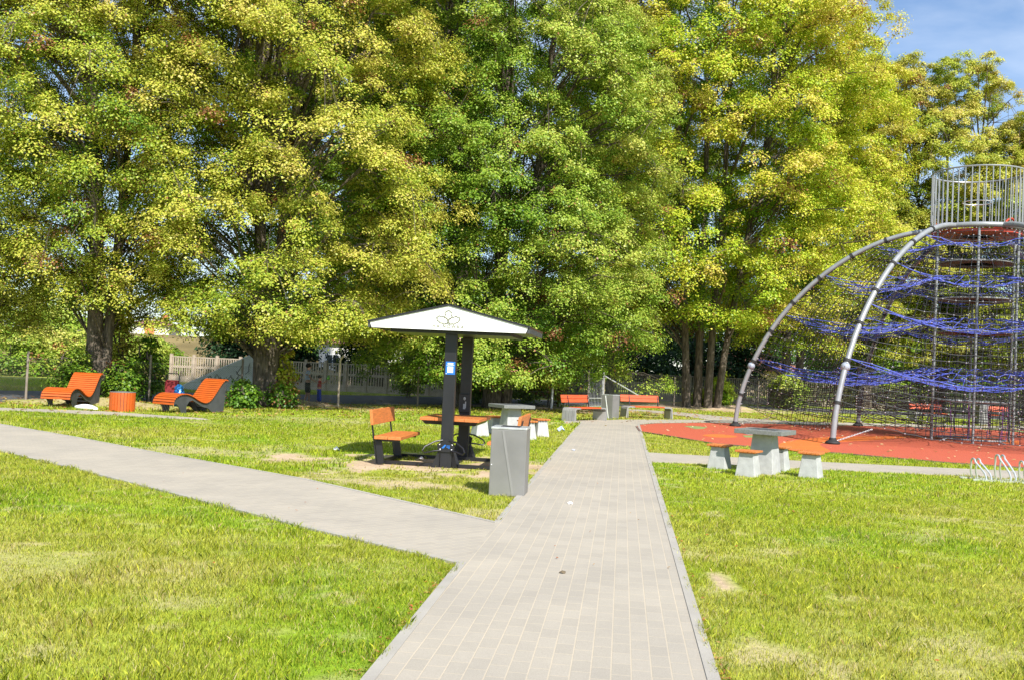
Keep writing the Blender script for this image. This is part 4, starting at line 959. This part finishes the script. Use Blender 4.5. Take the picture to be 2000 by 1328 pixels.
# ---------------------------------------------------------------- wave loungers
def lounger_profile():
    ctrl = [(-.93, .22), (-.92, .30), (-.86, .40), (-.70, .485), (-.50, .50), (-.30, .45), (-.08, .34), (.12, .27), (.28, .29), (.42, .40), (.55, .56), (.68, .73), (.79, .85), (.88, .90), (.95, .86)]
    pts = []
    for i in range(len(ctrl) - 1):
        p0 = ctrl[max(i - 1, 0)]; p1 = ctrl[i]; p2 = ctrl[i + 1]; p3 = ctrl[min(i + 2, len(ctrl) - 1)]
        for k in range(6):
            t_ = k / 6; f = lambda a, b, c_, d: .5 * ((2 * b) + (-a + c_) * t_ + (2 * a - 5 * b + 4 * c_ - d) * t_ * t_ + (-a + 3 * b - 3 * c_ + d) * t_ ** 3)
            pts.append((f(p0[0], p1[0], p2[0], p3[0]), f(p0[1], p1[1], p2[1], p3[1])))
    return pts + [ctrl[-1]]
def lounger():
    t = thing('sun_lounger', '', 'lounger'); W = .80
    pr = lounger_profile()
    # arc-length slats
    seg = [math.dist(a, b) for a, b in zip(pr[:-1], pr[1:])]; tot = sum(seg); ns = 34; b = MB(); step = tot / ns
    def atl(s):
        for (a, b_, L) in zip(pr[:-1], pr[1:], seg):
            if s <= L: return (a[0] + (b_[0] - a[0]) * s / L, a[1] + (b_[1] - a[1]) * s / L)
            s -= L
        return pr[-1]
    for i in range(ns):
        a = atl(i * step + .004); c = atl((i + 1) * step - .012)
        dx, dz = c[0] - a[0], c[1] - a[1]; L = math.hypot(dx, dz); nx, nz = -dz / L * .022, dx / L * .022
        b.prism([(a[0], a[1]), (c[0], c[1]), (c[0] + nx, c[1] + nz), (a[0] + nx, a[1] + nz)], -W / 2, W / 2, mz)
    b.build('slats', M['slat'], t)
    up = [(x, z) for x, z in pr if x < .93]
    low = [(.90, .70), (.80, .02), (.36, .02), (.20, .08), (.05, .15), (-.12, .26), (-.30, .34), (-.42, .33), (-.50, .22), (-.52, .10), (-.50, .0), (-.60, .0), (-.70, .10), (-.76, .24), (-.80, .30), (-.86, .30), (-.90, .24)]
    low = [(.93, .80), (.86, .0), (.46, .0), (.30, .12), (.10, .16), (-.08, .25), (-.25, .34), (-.37, .31), (-.45, .20), (-.46, .0), (-.62, .0), (-.70, .16), (-.80, .25), (-.90, .24)]
    for s in (-1, 1):
        b = MB(); y0 = s * (W / 2 - .07) - .02
        b.prism([(x, z - .002) for x, z in up][::-1] + low[::-1] if False else [(x, z - .016) for x, z in up] + low, y0, y0 + .04, mz); b.build('side_panel', M['anth'], t)
    b = MB()
    b.box(.5, .54, -W / 2 + .09, W / 2 - .09, .1, .3); b.build('cross_board', M['anth'], t)
    return t
l0 = lounger(); LG = 'orange wave shaped sun loungers'
c2 = D(372, 800, 26.7); l0.location = (c2.x, 26.7, 0); l0.rotation_euler = (0, 0, R(60)); tag(l0, 'orange slatted wave lounger right of the round bin, seen from the side', 'lounger', LG)
l1 = copy_tree(l0); c1 = D(140, 800, 27.0); l1.location = (c1.x, 27.0, 0); l1.rotation_euler = (0, 0, R(88)); tag(l1, 'orange slatted wave lounger left of the round bin, turned to the camera', 'lounger', LG)

# round bin
c = G(229, 803); t = thing('round_bin', 'round bin clad in upright orange boards between the two loungers', 'bin', (c.x, c.y + .3, 0))
b = MB()
for i in range(26):
    a = 2 * PI * i / 26; mt = Matrix.Rotation(a, 4, 'Z') @ Matrix.Translation((.31, 0, 0)); b.box(-.012, .012, -.032, .032, .0, .50, mt)
b.build('boards', M['slat'], t)
b = MB(); b.lathe([(.29, .0), (.29, .49), (.27, .49), (.27, .1), (0, .1)], 26); b.build('liner', M['anth'], t)
b = MB(); b.lathe([(.325, .495), (.325, .51), (.25, .515), (.25, .495)], 26); b.build('rim', M['bin'], t, smooth=True)
# white bag
c = G(166, 800); b = MB(); b.ell((0, 0, .07), .27, .15, .08, 18, 10, .18, 3); b.ell((.24, .02, .05), .08, .07, .045, 8, 6, .3, 4)
o = b.build('plastic_bag', M['bag_white'], smooth=True); o.location = (c.x, c.y, 0.0); tag(o, 'white plastic bag lying on the grass beside the left lounger', 'bag')
# red trolley and blue bag
c = D(338, 700, 29.3); t = thing('shopping_trolley', 'dark red fabric trolley bag with black handle behind the right lounger', 'trolley bag', (c.x, 29.3, 0), .2)
b = MB(); b.add([(-.15, -.1, .12), (.15, -.1, .12), (.15, .12, .12), (-.15, .12, .12), (-.19, -.13, .72), (.19, -.13, .72), (.19, .15, .78), (-.19, .15, .78)], [(3, 2, 1, 0), (4, 5, 6, 7), (0, 1, 5, 4), (1, 2, 6, 5), (2, 3, 7, 6), (3, 0, 4, 7)]); b.build('bag_body', M['bag_red'], t, bevel=.03)
b = MB(); b.tube([(-.17, .17, .1), (-.19, .18, .9), (-.14, .18, .97), (.14, .18, .97), (.19, .18, .9), (.17, .17, .1)], .016, 8); b.build('handle', M['black'], t, smooth=True)
for s in (-1, 1): b = MB(); mt = Matrix.Translation((s * .19, .14, .09)) @ Matrix.Rotation(PI / 2, 4, 'Y'); b.prism([(.09 * math.cos(2 * PI * k / 14), .09 * math.sin(2 * PI * k / 14)) for k in range(14)], -.015, .015, mt); b.build('wheel', M['rubber'], t)
c = D(353, 700, 28.9); b = MB(); b.ell((0, 0, .30), .19, .17, .30, 18, 12, .2, 8); b.ell((.0, 0, .55), .13, .12, .12, 12, 8, .3, 9); o = b.build('foil_bag', M['bag_blue'], smooth=True); o.location = (c.x, 28.9, 0)
tag(o, 'shiny blue bag standing beside the dark red trolley', 'bag')

# small litter
def scrap(name, lab, cat, px, py, sz, m, seed, h=.02):
    b = MB(); rg = random.Random(seed); n = 9
    vs = [(sz * (0.7 + .5 * rg.random()) * math.cos(2 * PI * k / n), sz * .6 * (.7 + .5 * rg.random()) * math.sin(2 * PI * k / n), h * rg.random()) for k in range(n)] + [(0, 0, h * 1.5)]
    b.add(vs, [(k, (k + 1) % n, n) for k in range(n)]); b.add([(v[0] * .98, v[1] * .98, v[2] - .002) for v in vs], [((k + 1) % n, k, n) for k in range(n)])
    o = b.build(name, m); c = G(px, py); o.location = (c.x, c.y, .022); return tag(o, lab, cat)
scrap('paper_scrap', 'small white crumpled paper lying on the main path', 'litter', 1114, 987, .036, M['bag_white'], 1)
scrap('paper_scrap', 'white scrap on the lawn between the left path and the picnic shelter', 'litter', 657, 881, .05, M['bag_white'], 2, .05)
scrap('paper_scrap', 'white scrap on the soil under the picnic table', 'litter', 823, 900, .05, M['bag_white'], 3, .04)
scrap('food_wrapper', 'blue and white wrapper on the grass left of the path near the angled bench', 'litter', 1096, 846, .10, M['cloth_white'], 4, .12)
scrap('paper_scrap', 'tiny bluish scrap on the far left edge of the main path', 'litter', 1120, 881, .05, M['cloth_white'], 6, .02)
scrap('dry_leaf', 'single brown leaf in the middle of the main path', 'leaf', 1098, 1124, .028, mat('dry_leaf', (.12, .09, .05), .8), 5, .015)

# ---------------------------------------------------------------- wheel-grip bike rack
t = thing('bike_rack', 'galvanised wheel grip bicycle rack on the lawn at the right edge', 'bike rack', G(1900, 938), R(-9))
b = MB(); b.box(0, 2.6, -.025, .025, .0, .035); b.box(-.12, 2.6, .30, .35, .0, .035); b.build('base_rail', M['steel'], t)
for i in range(5):
    x = .06 + i * .40; hh = .37 if i % 2 == 0 else .47; o = bpy.data.objects.new('wheel_loop', None); C.objects.link(o); o.parent = t; o.location = (x, 0, 0)
    for dx in (0, .085):
        b = MB(); P = [(dx + .02, .32, .02), (dx - .02, .30, hh * .45), (dx - .03, .27, hh * .72)]
        for k in range(7): a = PI * k / 6; P.append((dx - .03 + .0, .22 + .055 * math.cos(a), hh * .86 + .055 * math.sin(a)))
        P += [(dx + .02, .10, hh * .6), (dx + .05, .03, hh * .36), (dx + .055, 0, hh * .2), (dx + .055, 0, .03)]
        # pull the loop sideways so the slanting tube reads from the front
        P = [(p[0] + (0.32 - p[1]) * .32, p[1], p[2]) for p in P]
        b.tube(P, .016, 8); b.build('tube', M['steel'], o, smooth=True)

# ---------------------------------------------------------------- rope climbing dome
TX, TY, RD, TH, HP, EP, EQ, RT = 13.891, 29.282, 6.987, 3.795, 6.355, 1.768, 1.747, 1.271
dm = thing('climbing_net', 'large domed rope climbing frame with grey arches, blue ropes and central cage tower', 'climbing frame', (TX, TY, 0))
def arch_rh(t): return RT + (RD - RT) * math.cos(t * PI / 2) ** (2 / EQ), HP * math.sin(t * PI / 2) ** (2 / EP)
tab = [arch_rh(i / 200) for i in range(201)]
def r_at(h):
    for (a, b_) in zip(tab[:-1], tab[1:]):
        if b_[1] >= h: k = (h - a[1]) / max(1e-6, b_[1] - a[1]); return a[0] + (b_[0] - a[0]) * k
    return RT
ANG = [TH - k * PI / 3 for k in range(6)]
for a in ANG:
    ca, sa = math.cos(a), math.sin(a)
    b = MB(); P = [(arch_rh(i / 36)[0] * ca, arch_rh(i / 36)[0] * sa, arch_rh(i / 36)[1]) for i in range(37)]; b.tube(P, .075, 14); ar = b.build('arch', M['tube'], dm, smooth=True)
    for f in (.13, .25, .36, .47, .58, .70, .82):
        b = MB()
        p = Vector(arch_rh(f)[0:1] + (0,) + arch_rh(f)[1:]); q = Vector(arch_rh(f + .008)[0:1] + (0,) + arch_rh(f + .008)[1:])
        p = Vector((p.x * ca, p.x * sa, p.z)); q = Vector((q.x * ca, q.x * sa, q.z)); b.tube([p, q], .098, 12)
        inw = Vector((-ca, -sa, -.3)) * .16; b.tube([p, p + inw], .018, 6)
        b.build('collar', M['rubber'], ar, smooth=True)
    b = MB(); b.lathe([(.17, .0), (.19, .03), (.17, .07), (.10, .10), (.088, .16)], 20, (RD * ca, RD * sa, .024)); b.build('foot_collar', M['rubber'], ar, smooth=True)
    f = .16; rr, hh = r_at(2.02), 2.02; b = MB(); b.ell((rr * ca, rr * sa, hh), .122, .122, .122, 20, 14); 
    bl = b.build('ball', M['ball'], ar, smooth=True); b = MB(); rg = random.Random(3)
    for k in range(16):
        th, ph = math.acos(1 - 2 * (k + .5) / 16), k * 2.4; d = Vector((math.sin(th) * math.cos(ph), math.sin(th) * math.sin(ph), math.cos(th))); b.ell(tuple(Vector((rr * ca, rr * sa, hh)) + d * .115), .016, .018, .018, 8, 5)
    b.build('dimples', M['bin'], bl)
# ring at the top
b = MB(); b.tube([((RT + .02) * math.cos(2 * PI * k / 48), (RT + .02) * math.sin(2 * PI * k / 48), HP) for k in range(48)], .078, 12, closed=True); b.build('top_ring', M['tube'], dm, smooth=True)
b = MB(); b.lathe([(.42, HP - .19), (RT - .02, HP - .19), (RT - .02, HP - .10), (.42, HP - .10), (.42, HP - .19)], 40); b.build('top_platform', M['redplate'], dm, smooth=True)
# cage
NB = 44; HC = 1.72; b = MB()
for k in range(NB): a = 2 * PI * k / NB; b.tube([((RT + .02) * math.cos(a), (RT + .02) * math.sin(a), HP + .05), ((RT + .02) * math.cos(a), (RT + .02) * math.sin(a), HP + HC)], .017, 6, cap=False)
cg = b.build('cage', M['tube'], dm, smooth=True)
b = MB(); b.tube([((RT + .02) * math.cos(2 * PI * k / 48), (RT + .02) * math.sin(2 * PI * k / 48), HP + HC) for k in range(48)], .026, 8, closed=True); b.build('cage_ring', M['tube'], cg, smooth=True)
b = MB(); b.tube([(.42 * math.cos(2 * PI * k / 28), .42 * math.sin(2 * PI * k / 28), HP + .85) for k in range(28)], .018, 8, closed=True); b.build('inner_hoop', M['steel'], cg, smooth=True)
for a in (2.6, 5.2, .6):
    b = MB(); b.tube([(1.12 * math.cos(a + k * .1 - .25), 1.12 * math.sin(a + k * .1 - .25), HP + .05 + .2 * math.sin(PI * k / 5)) for k in range(6)], .03, 8); b.build('grip', M['redplate'], dm, smooth=True)
# tower pipes and floors
for k in range(6):
    a = TH + PI / 6 + k * PI / 3; b = MB(); b.tube([(1.25 * math.cos(a), 1.25 * math.sin(a), 0), (1.25 * math.cos(a), 1.25 * math.sin(a), HP)], .038, 10); b.build('tower_pipe', M['tube'], dm, smooth=True)
for i, h in enumerate((.10, 1.22, 3.25, 4.25, 5.35)):
    b = MB(); rr = 1.05 if i else .95; b.tube([(rr * math.cos(2 * PI * k / 32), rr * math.sin(2 * PI * k / 32), h) for k in range(32)], .028, 8, closed=True); rg_ = b.build('tower_ring', M['tube'], dm, smooth=True)
    if i: b = MB(); b.lathe([(.5, h + .0), (1.0, h + .0), (1.0, h - .035), (.5, h - .035), (.5, h)], 32); b.build('floor_plate', M['darkplate'], rg_)
    if i == 0:
        b = MB()
        for k in range(4):
            a = k * PI / 2 + .4; b.tube([(rr * math.cos(a), rr * math.sin(a), h), (1.25 * math.cos(a), 1.25 * math.sin(a), .03)], .02, 6)
        b.build('ring_feet', M['tube'], rg_)
def rope(mb, pts, r): mb.mi = 0; mb.tube(pts, r, 3, cap=False)
def knot(mb, p, s):
    mb.mi = 1; x, y, z = p; mb.add([(x + s, y, z), (x - s, y, z), (x, y + s, z), (x, y - s, z), (x, y, z + s), (x, y, z - s)], [(0, 2, 4), (2, 1, 4), (1, 3, 4), (3, 0, 4), (2, 0, 5), (1, 2, 5), (3, 1, 5), (0, 3, 5)])
    mb.mi = 0
# outer black net between neighbouring arches
def outer(k, u, h):
    a0, a1 = ANG[k], ANG[(k + 1) % 6] + (0 if k < 5 else -2 * PI)
    r = r_at(h) - .10; p0 = Vector((r * math.cos(a0), r * math.sin(a0), 0)); p1 = Vector((r * math.cos(a1), r * math.sin(a1), 0))
    p = p0.lerp(p1, u); s = 4 * u * (1 - u); n = -p.normalized(); p = p + n * s * (.10 * r + .15 * (1 - h / HP))
    return p, s
for k in range(6):
    b = MB(); NU, NH = 28, 28; grid = []
    rg = random.Random(k)
    for j in range(NH + 1):
        row = []
        for i in range(NU + 1):
            u = i / NU; hh = .75 + (6.05 - .75) * j / NH; p, s = outer(k, u, max(hh, .3)); z = hh - s * .42 * (1 - j / NH) - s * .12
            row.append(Vector((p.x + rg.uniform(-.02, .02), p.y + rg.uniform(-.02, .02), z + rg.uniform(-.025, .025))))
        grid.append(row)
    for j in range(NH + 1):
        rope(b, grid[j], .0095)
    for i in range(NU + 1):
        if i % 2 == 0 : rope(b, [grid[j][i] for j in range(NH + 1)], .0095)
        else: rope(b, [grid[j][i] for j in range(int(NH * .72))], .0085)
    for j in range(0, NH + 1, 2):
        for i in range(0, NU + 1, 2): knot(b, grid[j][i], .023)
    # bottom ropes and chain to the ground
    rope(b, [grid[0][0], grid[0][0] + Vector((0, 0, -.3))], .01)
    b.build('black_net', [M['ropeblack'], M['knot']], dm)
    # inner slanting net from the arch foot towards the tower
    b = MB()
    for side in (0,):
        NI, NJ = 14, 12; gr = []
        for j in range(NJ + 1):
            row = []
            for i in range(NI + 1):
                a = ANG[k]; f = j / NJ; r = (RD - 1.0) * (1 - f) + 1.35 * f; z = .35 + .45 * (1 - f) + (1.9 * (i / NI)) * (.25 + .75 * f) - .18 * math.sin(PI * f)
                off = .25 * math.sin(i * .9) * math.sin(PI * f)
                row.append(Vector((r * math.cos(a) - off * math.sin(a), r * math.sin(a) + off * math.cos(a), z)))
            gr.append(row)
        for j in range(NJ + 1): rope(b, gr[j], .0085)
        for i in range(NI + 1): rope(b, [gr[j][i] for j in range(NJ + 1)], .0105)
        for j in range(0, NJ + 1, 2):
            for i in range(0, NI + 1, 2): knot(b, gr[j][i], .018)
    b.build('inner_net', [M['ropeblack'], M['knot']], dm)
    # anchor chain
    a = ANG[k]; b = MB(); p0 = Vector(((RD - .15) * math.cos(a), (RD - .15) * math.sin(a), .1)); p1 = Vector(((RD - 1.3) * math.cos(a + .05), (RD - 1.3) * math.sin(a + .05), .42)); n_ = 26
    for i in range(n_):
        q = p0.lerp(p1, (i + .5) / n_); d = (p1 - p0).normalized(); sd = Vector((0, 0, 1)) if i % 2 else d.cross(Vector((0, 0, 1))).normalized()
        b.tube([q + d * .032 * math.cos(2 * PI * m / 8) + sd * .018 * math.sin(2 * PI * m / 8) for m in range(8)], .006, 4, closed=True)
    b.build('anchor_chain', M['steel'], dm)
# blue horizontal nets
for lv, h in enumerate((2.25, 3.7, 4.95, 5.85)):
    b = MB(); NA, NR = 96, (8, 6, 4, 2)[lv]; gr = []
    for j in range(NR + 1):
        row = []
        for i in range(NA):
            a = ANG[0] + 2 * PI * i / NA; ph = (i % 16) / 16; chord = math.cos(PI / 6) / math.cos((ph - .5) * PI / 3)
            sg = 4 * ph * (1 - ph); ro = (r_at(h) - .12) * chord * (1 - .05 * sg); ri = 1.38; f = j / NR; r = ri + (ro - ri) * f
            z = h - (.10 + .52 * sg * f) * (1 if lv < 3 else .4) - .30 * math.sin(PI * f) * (1, .7, .5, .3)[lv] + .1 * f * (1 - sg) + .03 * math.sin(i * 1.7 + j * 2.3)
            row.append(Vector((r * math.cos(a), r * math.sin(a), z)))
        gr.append(row)
    for j in range(NR + 1): b.mi = 0; b.tube(gr[j], .011, 3, closed=True)
    for i in range(0, NA, 2): rope(b, [gr[j][i] for j in range(NR + 1)], .011)
    if lv < 3:
        for i in range(1, NA, 4): rope(b, [gr[j][(i + (j % 2) * 2) % NA] for j in range(NR + 1)], .010)
    for j in range(NR + 1):
        for i in range(0, NA, 2): knot(b, gr[j][i], .02)
    b.build('blue_net', [M['ropeblue'], M['knot']], dm)
# tower net: tube of black ropes
for rr, nv in ((1.45, 30), (.55, 12)):
    b = MB(); NH = 34 if rr > 1 else 20; g2 = []
    for j in range(NH + 1):
        h = .30 + (HP - .5) * j / NH; r2 = rr + .04 * math.sin(j * 1.3)
        g2.append([Vector((r2 * math.cos(2 * PI * i / nv), r2 * math.sin(2 * PI * i / nv), h + .02 * math.sin(i * 2.1 + j))) for i in range(nv)])
    for j in range(NH + 1): b.mi = 0; b.tube(g2[j], .0085, 3, closed=True)
    for i in range(nv): rope(b, [g2[j][i] for j in range(NH + 1)] , .0085)
    for j in range(0, NH + 1, 2):
        for i in range(0, nv, 2): knot(b, g2[j][i], .02)
    b.build('tower_net', [M['ropeblack'], M['knot']], dm)
b = MB()
for i in range(12):
    a = 2 * PI * i / 12; rope(b, [(.95 * math.cos(a), .95 * math.sin(a), .12), (.98 * math.cos(a + .05), .98 * math.sin(a + .05), .5), (1.0 * math.cos(a), 1.0 * math.sin(a), 1.2)], .012)
b.build('purple_rope', mat('purple_rope', (.22, .09, .30), .7, 0, .2, 8, 0), dm)

# ---------------------------------------------------------------- people
def skinned(name, joints, edges, m, parent, sub=1):
    me = bpy.data.meshes.new(name); me.from_pydata([j[:3] for j in joints], edges, []); me.materials.append(m)
    o = bpy.data.objects.new(name, me); C.objects.link(o); o.parent = parent
    sk = o.modifiers.new('skin', 'SKIN'); sk.use_smooth_shade = True
    if not me.skin_vertices:
        bpy.context.view_layer.objects.active = o
    try:
        for v, j in zip(me.skin_vertices[0].data, joints): v.radius = (j[3], j[3 if len(j) < 5 else 4])
        me.skin_vertices[0].data[0].use_root = True
    except Exception: pass
    if sub: s = o.modifiers.new('sub', 'SUBSURF'); s.levels = sub; s.render_levels = sub
    dg = bpy.context.evaluated_depsgraph_get(); dg.update()
    e = bpy.data.meshes.new_from_object(o.evaluated_get(dg)); o.modifiers.clear(); o.data = e
    return o
def person(lab, loc, rz, H, arms, shirt, short, cap=None, held=None, short_len=.55):
    t = thing('person', lab, 'person', loc, rz); k = H
    J = [(0, 0, .53 * k, .070 * k), (0, 0, .62 * k, .068 * k), (0, 0, .72 * k, .078 * k), (0, 0, .79 * k, .062 * k), (0, .0, .845 * k, .032 * k), (0, .01, .89 * k, .050 * k), (0, .012 * k, .945 * k, .054 * k), (0, .0, .985 * k, .034 * k)]
    E = [(0, 1), (1, 2), (2, 3), (3, 4), (4, 5), (5, 6), (6, 7)]
    for s in (-1, 1):
        n0 = len(J); fy = .05 * k * s
        J += [(s * .055 * k, 0, .48 * k, .050 * k), (s * .06 * k, .02 * k + fy * .4, .28 * k, .034 * k), (s * .06 * k, -.005 * k + fy, .05 * k, .022 * k), (s * .065 * k, .07 * k + fy, .018 * k, .018 * k)]
        E += [(0, n0), (n0, n0 + 1), (n0 + 1, n0 + 2), (n0 + 2, n0 + 3)]
    for s, A in zip((-1, 1), arms):
        n0 = len(J); J += [(s * .105 * k, 0, .79 * k, .032 * k)] + [(a[0] * k, a[1] * k, a[2] * k, r * k) for a, r in zip(A, (.022, .017, .016))]
        E += [(3, n0), (n0, n0 + 1), (n0 + 1, n0 + 2), (n0 + 2, n0 + 3)]
        hx = A[2]; hand = n0 + 3
        for q in range(5):
            m_ = len(J); dx = (q - 2) * .009 * k; ln = (.022, .034, .038, .034, .026)[q] * k
            J += [(hx[0] * k + dx, hx[1] * k + .012 * k, hx[2] * k - .004 * k + (.0 if q else .004 * k), .006 * k), (hx[0] * k + dx * 1.4, hx[1] * k + ln, hx[2] * k - .012 * k, .005 * k)]; E += [(hand, m_), (m_, m_ + 1)]
    skinned('body', J, E, M['skin'], t)
    SJ = [(0, 0, .54 * k, .085 * k), (0, 0, .64 * k, .082 * k), (0, 0, .74 * k, .088 * k), (0, 0, .80 * k, .066 * k)]; SE = [(0, 1), (1, 2), (2, 3)]
    for s, A in zip((-1, 1), arms):
        n0 = len(SJ); SJ += [(s * .11 * k, 0, .785 * k, .044 * k), ((s * .11 * .4 + A[0][0] * .6) * k, A[0][1] * .6 * k, (.785 * .4 + A[0][2] * .6) * k, .042 * k)]; SE += [(3, n0), (n0, n0 + 1)]
    skinned('shirt', SJ, SE, shirt, t)
    SJ = [(0, 0, .56 * k, .080 * k), (0, 0, .52 * k, .082 * k)]; SE = [(0, 1)]
    for s in (-1, 1):
        n0 = len(SJ); fy = .05 * k * s; SJ += [(s * .058 * k, .0, .47 * k, .066 * k), (s * .064 * k, .015 * k + fy * .5, (.47 - short_len * .4) * k, .056 * k)]; SE += [(1, n0), (n0, n0 + 1)]
    skinned('shorts', SJ, SE, short, t)
    b = MB(); b.ell((0, -.008 * k, .952 * k), .066 * k, .07 * k, .062 * k, 14, 10); hr_ = b.build('hair', M['hair'], t, smooth=True)
    b = MB(); b.ell((0, .068 * k, .925 * k), .010 * k, .014 * k, .012 * k, 8, 6); b.build('nose', M['skin'], t, smooth=True)
    b = MB()
    for s in (-1, 1): b.ell((s * .024 * k, .062 * k, .945 * k), .007 * k, .005 * k, .006 * k, 8, 6)
    b.build('eyes', M['hair'], t)
    for s in (-1, 1):
        fy = .05 * k * s; b = MB(); b.ell((s * .065 * k, .045 * k + fy, .022 * k), .030 * k, .065 * k, .025 * k, 10, 8); b.build('shoe', M['cloth_dark'], t, smooth=True)
    if cap:
        b = MB(); b.ell((0, -.004 * k, .972 * k), .073 * k, .078 * k, .048 * k, 14, 10); b.ell((0, .075 * k, .968 * k), .055 * k, .06 * k, .008 * k, 12, 6); b.build('cap', cap, t, smooth=True)
    return t
v = D(599, 788, 35.2); v.z = 0
person('older child in pale blue shirt and dark shorts standing behind the fence', v, R(-75), 1.42, [[(-.15, .05, .66), (-.15, .14, .58), (-.13, .19, .57)], [(.15, .04, .66), (.15, .13, .58), (.12, .18, .57)]], M['cloth_white'], M['cloth_dark'])
v = D(622, 789, 34.8); v.z = 0
sp = person('small child in red and blue shirt, long blue shorts and dark cap holding something up', v, R(-70), 1.02, [[(-.13, .10, .72), (-.12, .22, .80), (-.10, .27, .83)], [(.13, .10, .72), (.10, .22, .82), (.07, .27, .85)]], M['cloth_red'], M['cloth_blue'], cap=M['cloth_dark'], short_len=.95)
a = R(-70); b = MB(); b.ell((0, 0, 0), .07, .10, .06, 12, 8, .2, 5); b.ell((0, .03, .08), .05, .05, .04, 10, 6, .2, 6)
o = b.build('toy', M['toy_green'], smooth=True); o.location = (v.x - math.sin(a) * .30, v.y + math.cos(a) * .30, .93); tag(o, 'green and dark toy held up by the small child', 'toy')
